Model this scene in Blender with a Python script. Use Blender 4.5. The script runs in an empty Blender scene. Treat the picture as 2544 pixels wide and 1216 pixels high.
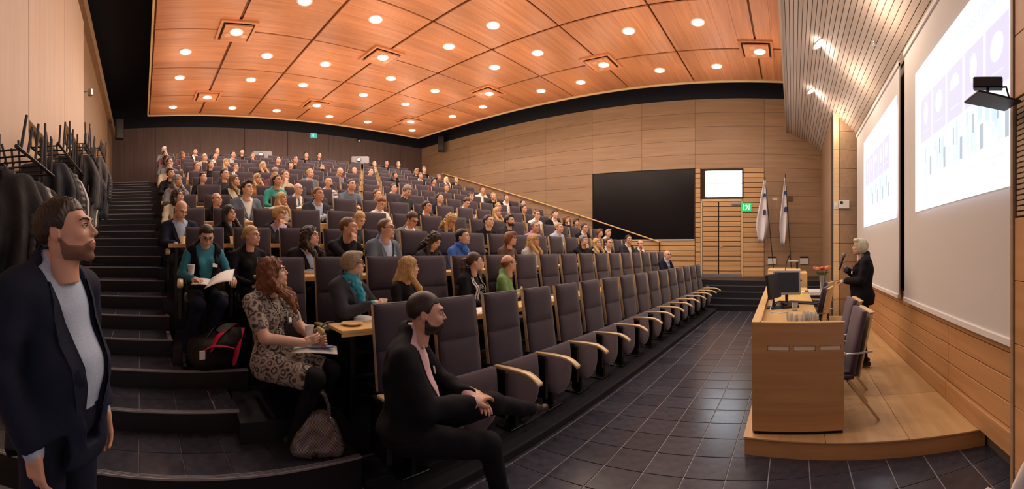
import bpy, math, random
import numpy as np
from mathutils import Vector, Matrix
random.seed(7); np.random.seed(7)
R = math.radians
SC = bpy.context.scene
COL = SC.collection
# ------------------------------------------------------------------ camera
cam_d = bpy.data.cameras.new('camera'); cam = bpy.data.objects.new('camera', cam_d); COL.objects.link(cam)
cam_d.type = 'PANO'; cam_d.panorama_type = 'CENTRAL_CYLINDRICAL'
FPX = 955.0; VPX = 1970.0; HOR = 620.0; EYE = 1.70
cam_d.central_cylindrical_range_u_min = -1272 / FPX; cam_d.central_cylindrical_range_u_max = 1272 / FPX
cam_d.central_cylindrical_range_v_min = (HOR - 1216) / FPX; cam_d.central_cylindrical_range_v_max = HOR / FPX
cam_d.central_cylindrical_radius = 1.0
cam_d.clip_start = 0.05; cam_d.clip_end = 200
cam.location = (0, 0, EYE); cam.rotation_euler = (math.pi / 2, 0, (VPX - 1272) / FPX - math.pi / 2)
SC.camera = cam
# ------------------------------------------------------------------ world, exposure
W = bpy.data.worlds.new('world'); SC.world = W; W.use_nodes = True
W.node_tree.nodes['Background'].inputs[0].default_value = (.62, 0.72, 1.0, 1)
W.node_tree.nodes['Background'].inputs[1].default_value = 0.45
SC.view_settings.view_transform = 'Standard'; SC.view_settings.look = 'None'
SC.view_settings.gamma = 1; SC.view_settings.use_curve_mapping = False
SC.view_settings.exposure = 0.12
SC.cycles.use_denoising = True; SC.cycles.adaptive_threshold = .025
SC.cycles.max_bounces = 5; SC.cycles.diffuse_bounces = 3; SC.cycles.glossy_bounces = 3
SC.cycles.transmission_bounces = 4; SC.cycles.sample_clamp_indirect = 4; SC.cycles.caustics_reflective = False; SC.cycles.caustics_refractive = False
DOWN_W = 62.0        # watts of one ceiling downlight
FILL = .27          # strength of the added ceiling fill lights relative to a downlight
K = 0.126            # the side walls run at a slight angle to the rows
def sx(xs, y): return xs - K * y

# ------------------------------------------------------------------ materials
MATS = {}
def nodes_of(name):
    m = bpy.data.materials.new(name); m.use_nodes = True
    nt = m.node_tree; b = nt.nodes['Principled BSDF']
    return m, nt, b
def rgb(h):
    if isinstance(h, str):
        h = h.lstrip('#'); v = [int(h[i:i + 2], 16) / 255 for i in (0, 2, 4)]
        return tuple(((c + .055) / 1.055) ** 2.4 if c > .04045 else c / 12.92 for c in v)
    return tuple(h)
def plain(name, col, rough=.6, metal=0, emit=None, es=1, spec=None, noise=0, nscale=40, bump=0, sheen=0, alpha=None, trans=0):
    if name in MATS: return MATS[name]
    m, nt, b = nodes_of(name); c = rgb(col)
    b.inputs['Base Color'].default_value = (*c, 1); b.inputs['Roughness'].default_value = rough; b.inputs['Metallic'].default_value = metal
    if spec is not None: b.inputs['Specular IOR Level'].default_value = spec
    if emit: b.inputs['Emission Color'].default_value = (*rgb(emit), 1); b.inputs['Emission Strength'].default_value = es
    if sheen: b.inputs['Sheen Weight'].default_value = sheen
    if trans: b.inputs['Transmission Weight'].default_value = trans
    if noise or bump:
        tc = nt.nodes.new('ShaderNodeTexCoord'); n = nt.nodes.new('ShaderNodeTexNoise'); n.inputs['Scale'].default_value = nscale; n.inputs['Detail'].default_value = 4
        nt.links.new(tc.outputs['Object'], n.inputs['Vector'])
        if noise:
            mx = nt.nodes.new('ShaderNodeMix'); mx.data_type = 'RGBA'
            mx.inputs[6].default_value = (*[v * (1 - noise) for v in c], 1); mx.inputs[7].default_value = (*[min(1, v * (1 + noise)) for v in c], 1)
            nt.links.new(n.outputs['Fac'], mx.inputs[0]); nt.links.new(mx.outputs[2], b.inputs['Base Color'])
        if bump:
            bp = nt.nodes.new('ShaderNodeBump'); bp.inputs['Strength'].default_value = bump; bp.inputs['Distance'].default_value = .01
            nt.links.new(n.outputs['Fac'], bp.inputs['Height']); nt.links.new(bp.outputs[0], b.inputs['Normal'])
    MATS[name] = m; return m
def wood(name, c1, c2, axis=0, scale=3.0, rough=.45, var=.22, fine=.25, coat=0):
    if name in MATS: return MATS[name]
    m, nt, b = nodes_of(name); N = nt.nodes; L = nt.links
    tc = N.new('ShaderNodeTexCoord'); oi = N.new('ShaderNodeObjectInfo')
    add = N.new('ShaderNodeVectorMath'); add.operation = 'ADD'
    sc_ = N.new('ShaderNodeVectorMath'); sc_.operation = 'SCALE'; sc_.inputs[0].default_value = (13, 7, 5)
    L.new(oi.outputs['Random'], sc_.inputs['Scale']); L.new(tc.outputs['Object'], add.inputs[0]); L.new(sc_.outputs[0], add.inputs[1])
    mp = N.new('ShaderNodeMapping'); s = [scale * 6] * 3; s[axis] = scale * .35; mp.inputs['Scale'].default_value = s
    L.new(add.outputs[0], mp.inputs[0])
    n1 = N.new('ShaderNodeTexNoise'); n1.inputs['Scale'].default_value = 1; n1.inputs['Detail'].default_value = 6; n1.inputs['Distortion'].default_value = .6
    L.new(mp.outputs[0], n1.inputs['Vector'])
    cr = N.new('ShaderNodeValToRGB'); cr.color_ramp.elements[0].position = .3; cr.color_ramp.elements[1].position = .72
    cr.color_ramp.elements[0].color = (*rgb(c1), 1); cr.color_ramp.elements[1].color = (*rgb(c2), 1)
    L.new(n1.outputs['Fac'], cr.inputs[0])
    hsv = N.new('ShaderNodeHueSaturation'); mr = N.new('ShaderNodeMapRange'); mr.inputs['To Min'].default_value = 1 - var; mr.inputs['To Max'].default_value = 1 + var * .7
    L.new(oi.outputs['Random'], mr.inputs['Value']); L.new(mr.outputs[0], hsv.inputs['Value']); L.new(cr.outputs[0], hsv.inputs['Color'])
    L.new(hsv.outputs[0], b.inputs['Base Color']); b.inputs['Roughness'].default_value = rough
    bp = N.new('ShaderNodeBump'); bp.inputs['Strength'].default_value = .12; bp.inputs['Distance'].default_value = .004
    L.new(n1.outputs['Fac'], bp.inputs['Height']); L.new(bp.outputs[0], b.inputs['Normal'])
    if coat: b.inputs['Coat Weight'].default_value = coat; b.inputs['Coat Roughness'].default_value = .2
    MATS[name] = m; return m

# ------------------------------------------------------------------ mesh building
class MB:
    def __init__(s): s.v = []; s.f = []; s.m = []
    def add(s, vs, fs, mi=0):
        b = len(s.v); s.v += [tuple(v) for v in vs]; s.f += [tuple(b + i for i in f) for f in fs]; s.m += [mi] * len(fs); return s
    def obox(s, o, a, b, c, mi=0):
        o, a, b, c = map(Vector, (o, a, b, c))
        vs = [o, o + a, o + a + b, o + b, o + c, o + a + c, o + a + b + c, o + b + c]
        fs = [(0, 3, 2, 1), (4, 5, 6, 7), (0, 1, 5, 4), (1, 2, 6, 5), (2, 3, 7, 6), (3, 0, 4, 7)]
        if a.cross(b).dot(c) < 0: fs = [f[::-1] for f in fs]
        return s.add(vs, fs, mi)
    def box(s, x0, x1, y0, y1, z0, z1, mi=0): return s.obox((x0, y0, z0), (x1 - x0, 0, 0), (0, y1 - y0, 0), (0, 0, z1 - z0), mi)
    def pbox(s, a0, a1, y0, y1, z0, z1, mi=0):   # box sheared along the slanted side walls
        return s.obox((sx(a0, y0), y0, z0), (a1 - a0, 0, 0), (-K * (y1 - y0), y1 - y0, 0), (0, 0, z1 - z0), mi)
    def tube(s, pts, r, n=8, mi=0, cap=True):
        pts = [Vector(p) for p in pts]; rs = r if isinstance(r, (list, tuple)) else [r] * len(pts)
        rings = []; up = None
        for i, p in enumerate(pts):
            t = (pts[min(i + 1, len(pts) - 1)] - pts[max(i - 1, 0)]).normalized()
            if up is None: up = Vector((0, 0, 1)) if abs(t.z) < .9 else Vector((1, 0, 0))
            a = t.cross(up).normalized(); bb = a.cross(t).normalized(); up = bb
            rings.append([p + (a * math.cos(2 * math.pi * k / n) + bb * math.sin(2 * math.pi * k / n)) * rs[i] for k in range(n)])
        vs = [v for r_ in rings for v in r_]; fs = []
        for i in range(len(pts) - 1):
            for k in range(n):
                k2 = (k + 1) % n; fs.append((i * n + k2, i * n + k, (i + 1) * n + k, (i + 1) * n + k2))
        if cap: fs.append(tuple(range(n))); fs.append(tuple(reversed(range((len(pts) - 1) * n, len(pts) * n))))
        return s.add(vs, fs, mi)
    def lathe(s, prof, n=16, c=(0, 0, 0), mi=0, sxy=(1, 1)):
        vs = []; fs = []
        for r, z in prof:
            for k in range(n): vs.append((c[0] + r * sxy[0] * math.cos(2 * math.pi * k / n), c[1] + r * sxy[1] * math.sin(2 * math.pi * k / n), c[2] + z))
        for i in range(len(prof) - 1):
            for k in range(n):
                k2 = (k + 1) % n; fs.append((i * n + k, i * n + k2, (i + 1) * n + k2, (i + 1) * n + k))
        if prof[0][0] > 1e-5: fs.append(tuple(reversed(range(n))))
        if prof[-1][0] > 1e-5: fs.append(tuple(range((len(prof) - 1) * n, len(prof) * n)))
        return s.add(vs, fs, mi)
    def prism(s, poly, o, u, v, w, mi=0):        # polygon in the u,v plane pushed along w
        o, u, v, w = map(Vector, (o, u, v, w)); n = len(poly)
        a = [o + u * p[0] + v * p[1] for p in poly]; b = [p + w for p in a]
        fs = [tuple(reversed(range(n))), tuple(range(n, 2 * n))] + [(i, (i + 1) % n, n + (i + 1) % n, n + i) for i in range(n)]
        if u.cross(v).dot(w) < 0: fs = [f[::-1] for f in fs]
        return s.add(a + b, fs, mi)
    def mesh(s, name, mats, smooth=False, bevel=0, seg=1):
        me = bpy.data.meshes.new(name); me.from_pydata(s.v, [], s.f)
        for m in (mats if isinstance(mats, (list, tuple)) else [mats]): me.materials.append(m)
        me.polygons.foreach_set('material_index', s.m)
        if bevel:
            import bmesh
            bm = bmesh.new(); bm.from_mesh(me); bmesh.ops.remove_doubles(bm, verts=bm.verts, dist=1e-5)
            es = [e for e in bm.edges if len(e.link_faces) == 2 and e.calc_face_angle(0) > .5]
            bmesh.ops.bevel(bm, geom=es, offset=bevel, segments=seg, affect='EDGES', clamp_overlap=True)
            bm.to_mesh(me); bm.free()
        if smooth:
            me.polygons.foreach_set('use_smooth', [True] * len(me.polygons))
            try: me.set_sharp_from_angle(angle=R(40 if not bevel else 60))
            except Exception: pass
        me.update(); return me
    def build(s, name, mats, parent=None, smooth=False, bevel=0, seg=1, loc=None):
        return put(name, s.mesh(name, mats, smooth, bevel, seg), parent, loc)
def put(name, me, parent=None, loc=None, rot=None):
    o = bpy.data.objects.new(name, me); COL.objects.link(o)
    if parent is not None: o.parent = parent
    if loc is not None: o.location = loc
    if rot is not None: o.rotation_euler = rot
    return o
def tag(o, label, cat, group=None, kind=None):
    if label: o['label'] = label
    if cat: o['category'] = cat
    if group: o['group'] = group
    if kind: o['kind'] = kind
    return o
def thing(name, label, cat, loc=(0, 0, 0), rz=0, group=None):
    o = bpy.data.objects.new(name, None); COL.objects.link(o); o.location = loc; o.rotation_euler = (0, 0, rz); o.empty_display_size = .1
    return tag(o, label, cat, group)
def struct(o, label=None, cat=None):
    o['kind'] = 'structure'
    if label: o['label'] = label
    o['category'] = cat or 'structure'
    return o
def copy_tree(o, parent=None):
    c = o.copy(); COL.objects.link(c)
    if parent is not None: c.parent = parent
    for ch in list(o.children): copy_tree(ch, c)
    return c
ORD = ['zeroth', 'first', 'second', 'third', 'fourth', 'fifth', 'sixth', 'seventh', 'eighth', 'ninth', 'tenth', 'eleventh', 'twelfth', 'thirteenth', 'fourteenth', 'fifteenth', 'sixteenth', 'seventeenth', 'eighteenth', 'nineteenth', 'twentieth', 'twenty-first', 'twenty-second']

M_CEIL = wood('ceiling_wood', (.50, .20, .085), (.66, .29, .13), 0, 2.2, .5, .14)
M_WALLW = wood('wall_wood', (.31, .20, .115), (.40, .26, .155), 0, 2.0, .45, .09)
M_BOARD = wood('board_wood', (.55, .33, .15), (.68, .43, .21), 0, 2.5, .42, .10)
M_FRONTW = wood('front_wall_wood', (.50, .26, .11), (.62, .34, .15), 0, 2.0, .42, .08)
M_PODW = wood('podium_wood', (.55, .34, .15), (.74, .50, .25), 0, 1.6, .33, .12)
M_DESKW = wood('desk_wood', (.50, .26, .10), (.62, .34, .14), 1, 2.0, .38, .06)
M_TOPW = wood('worktop_wood', (.78, .50, .20), (.88, .60, .27), 0, 2.0, .30, .06)
M_EDGEW = wood('pale_edge_wood', (.70, .50, .26), (.80, .60, .34), 1, 4.0, .35, .06)
M_LEFTW = wood('left_panel_wood', (.66, .49, .37), (.73, .55, .42), 2, 2.0, .5, .06)
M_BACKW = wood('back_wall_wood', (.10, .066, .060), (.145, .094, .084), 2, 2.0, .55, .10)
M_BLACK = plain('black_paint', (.004, .005, .012), .8)
M_GAP = plain('dark_joint', (.03, .018, .012), .8)
M_STONE = plain('dark_stone', (.011, .012, .019), .45, noise=.35, nscale=9, bump=.05)
M_TILE = None
def tile_mat():
    m, nt, b = nodes_of('slate_tile'); N = nt.nodes; L = nt.links
    oi = N.new('ShaderNodeObjectInfo'); tc = N.new('ShaderNodeTexCoord'); n = N.new('ShaderNodeTexNoise'); n.inputs['Scale'].default_value = 14; n.inputs['Detail'].default_value = 6
    L.new(tc.outputs['Object'], n.inputs['Vector'])
    cr = N.new('ShaderNodeValToRGB'); cr.color_ramp.elements[0].position = .3; cr.color_ramp.elements[1].position = .75
    cr.color_ramp.elements[0].color = (.034, .035, .052, 1); cr.color_ramp.elements[1].color = (.058, .060, .086, 1); L.new(n.outputs['Fac'], cr.inputs[0])
    h = N.new('ShaderNodeHueSaturation'); mr = N.new('ShaderNodeMapRange'); mr.inputs['To Min'].default_value = .8; mr.inputs['To Max'].default_value = 1.25
    L.new(oi.outputs['Random'], mr.inputs['Value']); L.new(mr.outputs[0], h.inputs['Value']); L.new(cr.outputs[0], h.inputs['Color']); L.new(h.outputs[0], b.inputs['Base Color'])
    rr = N.new('ShaderNodeMapRange'); rr.inputs['To Min'].default_value = .20; rr.inputs['To Max'].default_value = .28; L.new(n.outputs['Fac'], rr.inputs['Value']); L.new(rr.outputs[0], b.inputs['Roughness'])
    return m
M_TILE = tile_mat()
M_GROUT = plain('grout', (.34, .34, .38), .8)
M_METAL = plain('brushed_metal', (.55, .55, .56), .3, 1)
M_STEEL = plain('dark_steel', (.06, .06, .065), .4, 1)
M_PLASTB = plain('black_plastic', (.012, .012, .016), .45)
M_WHITE = plain('white_paint', (.75, .74, .72), .5)
M_PAPER = plain('paper', (.85, .85, .84), .8)
M_SCREEN = plain('screen_cloth', (.62, .60, .58), .85)
M_LAMP = plain('lamp_glow', (1, .95, .85), .5, emit=(1, .86, .72), es=9)
M_RIM = plain('lamp_rim', (.7, .55, .45), .4)
# ------------------------------------------------------------------ floor of slate tiles
fl = struct(MB().box(-3.5, 13.5, -2.2, 3.2, -.12, -.006).build('floor', M_GROUT), 'dark slate tiled floor between the seats and the podium', 'floor')
T = .31
tile_me = MB().pbox(0, T - .010, 0, T - .010, -.02, 0).mesh('tile', M_TILE, bevel=.0015)
far_t = MB()
cells = []
for i in range(-7, 38):
    for j in range(-6, 9):
        a = i * T + .06; y = j * T - .12; x = sx(a, y)
        if y > 2.35 or x > 10.9 or (x > 3.3 and y < .05 and x < 8.8) : continue
        d = math.hypot(x, y)
        if y > 2.07 and x > 1.0 and x < 10.2: continue
        th = math.atan2(y, x)
        if th < -.75 or th > 2.3: continue
        cells.append((d, x, y))
cells.sort()
near = [c for c in cells if c[0] > 1.3][:240]; rest = [c for c in cells if c not in near]
for d, x, y in near: put('tile', tile_me, fl, (x, y, 0))
for d, x, y in rest: far_t.obox((x, y, -.02), (T - .010, 0, 0), (-K * (T - .010), T - .010, 0), (0, 0, .02))
ft = far_t.build('tile_field', M_TILE, fl); ft['kind'] = 'stuff'

# ------------------------------------------------------------------ tiers, aisle steps, landing
ROWS = 13
D = [None] + [2.55 + 1.0 * i for i in range(ROWS)]
ZF = [None] + [.06 + .3366 * i for i in range(ROWS)]
for n in range(2, ROWS + 1):
    y0 = D[n] - .80; y1 = D[n] + .2 + (1.6 if n == ROWS else 0)
    m = MB()
    if n == 2: m.box(.38, 11.2, y0 + .1, y1, .0, ZF[n]); m.box(-.3, .39, 3.58, y1, 0, .56)
    elif n == 3: m.box(-.16, 12.3, y0 - .0, y1, 0, ZF[n])
    else: m.pbox(.28, 12.9, y0, y1, 0, ZF[n])
    o = m.build('seating_tier', M_STONE); struct(o, '%s dark stone seating tier counted from the floor' % ORD[n], 'tier')
struct(MB().box(1.2, 10.45, 2.08, 2.72, 0, ZF[1]).build('seating_tier', M_BLACK), 'low dark plinth under the front row of seats', 'tier')  # black colour stands in for the shade under the front seats
def step(a0x, a1x, y0, y1, z, zb, label, tiles=True):
    o = MB().obox((a0x(y0), y0, zb), (a1x(y0) - a0x(y0), 0, 0), (-K * (y1 - y0), y1 - y0, 0), (0, 0, z - zb - .012)).build('aisle_step', [M_STONE, M_GROUT]); o.data.polygons[1].material_index = 1
    struct(o, label, 'step')
    if tiles:
        x = a0x(y0); w = T - .008
        dy = min(y1 - y0, .62); ny = 2 if dy > .45 else 1; hy = (y1 - y0) / ny
        key = MB().obox((0, 0, -.012), (w, 0, 0), (-K * (hy - .006), hy - .006, 0), (0, 0, .012)).mesh('tile', M_TILE, bevel=.001)
        while x < a1x(y0) - .05:
            ww = min(w, a1x(y0) - x)
            for jy in range(ny):
                t = put('tile', key, o, (x - K * jy * hy, y0 + jy * hy, z)); t.scale[0] = ww / w
            x += T
    nz = MB()
    for k in range(3):
        nz.box(a0x(y0), a1x(y0), y0 + .010 + k * .012, y0 + .014 + k * .012, z, z + .0015)
    nz.box(a0x(y0), a1x(y0), y0 - .004, y0 + .004, z - .012, z + .001)
    n_ = nz.build('nosing', plain('nosing_pale', (.33, .33, .37), .5), o); return o
lw = lambda y: sx(-1.25, y)
step(lambda y: lw(y), lambda y: 1.18, 2.45, 3.07, .235, 0, 'wide dark landing step in front of the aisle stairs')
zz = .405; yy = 3.05
for k in range(24):
    rt = (lambda y: .40) if k == 0 else ((lambda y: .55) if k == 1 else (lambda y: sx(.34, y)))
    step(lambda y: lw(y), rt, yy, yy + .52, zz, 0, 'dark tiled aisle step, %s above the wide landing' % (ORD[k + 1] if k < 22 else 'near topmost' if k == 22 else 'topmost'), k < 7)
    yy += .5; zz += .1683
# stairs up to the door landing
for k in range(5):
    z = .155 * (k + 1); x0 = 10.45 + .25 * k
    o = MB().box(x0, x0 + .30 if k < 4 else 13.3, -1.5, 3.7 if k > 1 else 2.6, 0, z).build('door_step', M_STONE)
    struct(o, 'dark step leading up to the double door, %s from the floor' % ORD[k + 1], 'step')
    MB().box(x0 - .003, x0 + .012, -1.5, 2.6, z - .01, z + .002).build('nosing', plain('nosing_dim', (.10, .12, .14), .5), o)

# ------------------------------------------------------------------ east wall (long side wall with door, windows and panels)
DE = 13.0; AE = .1257
NE = Vector((math.cos(AE), math.sin(AE), 0)); UE = Vector((-math.sin(AE), math.cos(AE), 0))
def WE(s, off, z): p = NE * (DE - off) + UE * s; return Vector((p.x, p.y, z))
def wall_box(mb, s0, s1, z0, z1, o0, o1, mi=0): return mb.obox(WE(s0, o0, z0), UE * (s1 - s0), NE * (o0 - o1), Vector((0, 0, z1 - z0)), mi)
we = struct(wall_box(MB(), -2.7, 14.9, 0, 6.8, 0, -.2).build('wall_side', M_GAP), 'long beech panelled side wall with the door and dark window', 'wall')
panel_cache = {}
RZE = AE + math.pi / 2
def wall_piece(name, s0, s1, z0, z1, mat, th=.022, gap=.0025, par=we, off=.02):
    w = s1 - s0 - gap * 2; h = z1 - z0 - gap * 2
    key = (round(w, 3), round(h, 3), mat.name, th)
    if key not in panel_cache:
        panel_cache[key] = MB().box(0, w, 0, th, 0, h).mesh(name, mat, bevel=.003)
    return put(name, panel_cache[key], par, WE(s0 + gap, off, z0 + gap), (0, 0, RZE))
ws = [-2.62, -.66, 1.68, 3.55, 5.42, 7.37, 9.33, 11.3, 13.1, 14.9]
for ci in range(len(ws) - 1):
    s0, s1 = ws[ci], ws[ci + 1]
    for ri in range(14):
        z1 = 6.8 - ri * .47; z0 = z1 - .47
        smid = (s0 + s1) / 2
        floor_z = .77 if smid < 2 else max(.3, .06 + .3366 * (UE.y * smid + 1.63 - 2.7))
        if z1 < floor_z: continue
        if z0 < 4.44 and 1.68 <= smid <= 5.42: continue
        if z0 < 4.44 and -.66 < smid < 1.68: continue
        wall_piece('wall_panel', s0, s1, z0, z1, M_WALLW)
# slatted boards round the door and below the dark window
def boards(s0, s1, z0, z1, par=we, off=.02, h=.17, mat=M_BOARD, name='wall_board'):
    n = max(1, round((z1 - z0) / h)); h = (z1 - z0) / n
    for i in range(n): wall_piece(name, s0, s1, z0 + i * h, z0 + (i + 1) * h, mat, th=.03, gap=.0095, par=par, off=off)
boards(-.66, .06, .77, 4.45); boards(1.49, 1.68, .77, 4.45); boards(1.68, 5.42, .77, 2.0)
boards(.06, 1.49, 4.42, 4.45, h=.03)
d1 = MB(); wall_box(d1, .06, .12, .77, 3.40, .06, 0); wall_box(d1, 1.43, 1.49, .77, 3.40, .06, 0); wall_box(d1, .06, 1.49, 3.32, 3.40, .06, 0)
door = struct(d1.build('door_1', M_EDGEW), 'wooden double door clad with horizontal boards', 'door')
boards(.13, .87, .80, 3.31, par=door, off=.035, name='door_board'); boards(.89, 1.42, .80, 3.31, par=door, off=.035, name='door_board')
hd = MB(); p = WE(.83, .10, 1.80); hd.tube([WE(.83, .03, 1.80), p, WE(.74, .10, 1.80)], .012); wall_box(hd, .80, .86, 1.68, 1.92, .06, .035)
hd.build('door_handle', plain('brass', (.45, .30, .15), .35, 1), door)
cl = MB(); wall_box(cl, .14, .44, 3.20, 3.30, .12, .04); cl.build('door_closer', M_METAL, door)
tr = MB(); wall_box(tr, .1, 1.45, .77, .86, .07, .03); tr.build('kick_plate', M_METAL, door)
# dark picture window
w1 = MB(); wall_box(w1, 1.70, 5.42, 2.0, 2.045, .07, 0)
win = struct(w1.build('window_1', plain('pale_sill', (.8, .72, .62), .4)), 'wide black control room window with pale sill', 'window')
m = MB(); wall_box(m, 1.72, 5.42, 2.045, 4.45, .012, -.005); m.build('window_pane', plain('dark_glass', (.002, .003, .006), .25, spec=.25), win)
m = MB(); wall_box(m, 1.68, 1.72, 2.0, 4.45, .03, 0); wall_box(m, 5.40, 5.44, 2.0, 4.45, .03, 0); wall_box(m, 1.68, 5.44, 4.44, 4.47, .03, 0); m.build('window_frame', M_GAP, win)
# lit booth window above the door
m = MB(); wall_box(m, .03, 1.40, 3.41, 3.47, .05, 0); wall_box(m, .03, 1.40, 4.36, 4.42, .05, 0); wall_box(m, .03, .09, 3.47, 4.36, .05, 0); wall_box(m, 1.34, 1.40, 3.47, 4.36, .05, 0)
win2 = struct(m.build('window_2', M_GAP), 'brightly lit booth window above the double door', 'window')
m = MB(); wall_box(m, .09, 1.34, 3.47, 4.36, .02, .0); m.build('window_pane', plain('booth_light', (.9, .95, 1), .5, emit=(.74, .88, 1), es=6), win2)
m = MB(); wall_box(m, .09, 1.34, 3.90, 3.93, .035, .02); wall_box(m, .09, 1.34, 4.28, 4.31, .035, .02); wall_box(m, 1.29, 1.33, 3.47, 4.36, .035, .02)
m.build('blind_rail', plain('pale_green', (.45, .7, .62), .5, emit=(.5, .75, .7), es=.6), win2)
# corner wall and pier beside the screens
cw = struct(MB().box(9.2, 13.3, -1.06, -.97, 0, 6.2).build('wall_corner', M_WALLW), 'short return wall behind the flags', 'wall')
pier = struct(MB().box(9.21, 9.6, -1.75, -.96, 0, 5.0).build('pillar', M_GAP), 'beech clad pillar at the end of the projection screens', 'pillar')
pc = {}
for i in range(11):
    z0 = .05 + i * .45
    for (ya, yb) in ((-1.56, -1.13), (-1.12, -.97)):
        me = pc.setdefault((ya, yb), MB().box(-.03, 0, ya + .004, yb - .004, .004, .446).mesh('pillar_panel', M_EDGEW if yb > -1 else M_WALLW, bevel=.003))
        put('pillar_panel', me, pier, (9.21, 0, z0))
# back wall
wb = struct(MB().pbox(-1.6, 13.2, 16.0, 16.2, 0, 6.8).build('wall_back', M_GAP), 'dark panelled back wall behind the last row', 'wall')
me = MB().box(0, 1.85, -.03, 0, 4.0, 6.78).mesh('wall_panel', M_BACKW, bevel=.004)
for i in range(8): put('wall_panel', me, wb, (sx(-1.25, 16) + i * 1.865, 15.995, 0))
# left wall
wl = struct(MB().pbox(-1.45, -1.25, .2, 16, 0, 6.8).build('wall_left', wood('left_wall_wood', (.70, .50, .28), (.80, .60, .36), 1, 2, .5, 0)), 'left side wall behind the coat racks', 'wall')
for (y0, y1, z0) in ((-.1, 1.76, 1.9), (1.78, 3.62, 2.35), (3.64, 5.47, 3.04), (5.49, 7.40, 3.63)):
    MB().pbox(-1.25, -1.15, y0, y1, z0, 6.25).build('acoustic_panel', M_LEFTW, wl, bevel=.006)
MB().pbox(-1.25, -1.10, .2, 16, 6.45, 6.8).build('wall_trim', M_WALLW, wl)
for i in range(4): MB().pbox(-1.25, -1.235, 7.42 + i * 2.1, 9.5 + i * 2.1, 1.6, 6.4).build('wall_panel', M_WALLW, wl, bevel=.003)
# black void above walls
wu = MB(); wu.pbox(-1.7, -1.45, -3, 16.3, 6.8, 7.7); wu.pbox(13.1, 13.4, -3, 16.3, 6.8, 7.7); wu.pbox(-1.7, 13.4, 16.1, 16.4, 6.8, 7.7)
wu.pbox(-1.7, 13.4, -3, 16.4, 7.7, 7.8)
struct(wu.build('ceiling_void', M_BLACK), 'black void above the floating wooden ceiling', 'ceiling')

# ------------------------------------------------------------------ floating coffered ceiling
CZ = 6.78
gx = [.30, 2.20, 4.06, 5.95, 7.80, 9.80, 11.65]; gy = [-1.0, .92, 2.95, 5.0, 6.9, 8.85, 10.75, 12.7, 14.5]
ce = struct(MB().pbox(.28, 11.68, -.95, 14.52, CZ + .10, CZ + .16).build('ceiling', M_CEIL), 'floating coffered beech ceiling with downlights', 'ceiling')
cc = {}
squares = [(2.20, 12.7), (2.20, 8.85), (2.2, 5.0), (2.2, .92), (5.95, 12.7), (5.95, 8.85), (5.95, 5.0), (5.95, .92), (9.80, 12.7), (9.80, 8.85), (9.80, 5.0), (9.80, .92)]
for i in range(6):
    for j in range(8):
        a0, a1, y0, y1 = gx[i] + .035, gx[i + 1] - .035, gy[j] + .022, gy[j + 1] - .022
        if sx(a1, y0) < 1 and y1 < 4: continue
        if math.hypot(sx((a0 + a1) / 2, y0), (y0 + y1) / 2) < 4.2: continue
        h = (y1 - y0) / 5
        for k in range(5):
            key = (round(a1 - a0, 3), round(h, 3))
            if key not in cc: cc[key] = MB().obox((0, 0, 0), (a1 - a0, 0, 0), (-K * (h - .003), h - .003, 0), (0, 0, .03)).mesh('ceiling_board', M_CEIL, bevel=.0015)
            y = y0 + k * h; put('ceiling_board', cc[key], ce, (sx(a0, y), y, CZ))
M_JOINT = plain('joint_wood', (.26, .10, .05), .6)
# recessed ribs in the joints
for i in range(1, 6):
    MB().pbox(gx[i] - .03, gx[i] + .03, -.9, 14.45, CZ + .05, CZ + .10).build('joint_strip', M_JOINT, ce)
for j in range(1, 8):
    MB().pbox(.32, 11.6, gy[j] - .012, gy[j] + .012, CZ + .05, CZ + .10).build('joint_strip', M_JOINT, ce)
edge = MB(); edge.pbox(.24, .29, -.95, 14.55, CZ - .03, CZ + .16); edge.pbox(11.66, 11.71, -.95, 14.55, CZ - .03, CZ + .16); edge.pbox(.24, 11.71, 14.5, 14.55, CZ - .03, CZ + .16)
edge.build('edge_trim', M_EDGEW, ce)
# square spotlight panels
sq = MB()
for u0, u1, v0, v1 in ((-.42, .42, -.42, -.36), (-.42, .42, .36, .42), (-.42, -.36, -.36, .36), (.36, .42, -.36, .36)):
    sq.obox((u0 - K * v0, v0, -.05), (u1 - u0, 0, 0), (-K * (v1 - v0), v1 - v0, 0), (0, 0, .06))
sq_f = sq.mesh('raised_frame', M_CEIL, bevel=.004)
sq_p = MB().obox((-.31 + K * .31, -.31, -.075), (.62, 0, 0), (-K * .62, .62, 0), (0, 0, .04)).mesh('spot_panel', M_CEIL, bevel=.004)
sq_g = MB().obox((-.36 + K * .36, -.36, -.01), (.72, 0, 0), (-K * .72, .72, 0), (0, 0, .012)).mesh('shadow_gap', M_GAP)
lens_me = MB().lathe([(.0, -.004), (.088, -.004), (.092, 0), (.092, .01)], 20).mesh('lamp_lens', M_LAMP, smooth=True)
rim_me = MB().lathe([(.092, .0), (.092, -.012), (.112, -.010), (.116, .0)], 20).mesh('lamp_rim', M_RIM, smooth=True)
cap_me = MB().lathe([(0, -.006), (.055, -.006), (.075, -.006), (.082, 0)], 16).mesh('blank_cap', plain('cap_wood', (.62, .36, .22), .35), smooth=True)
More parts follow.
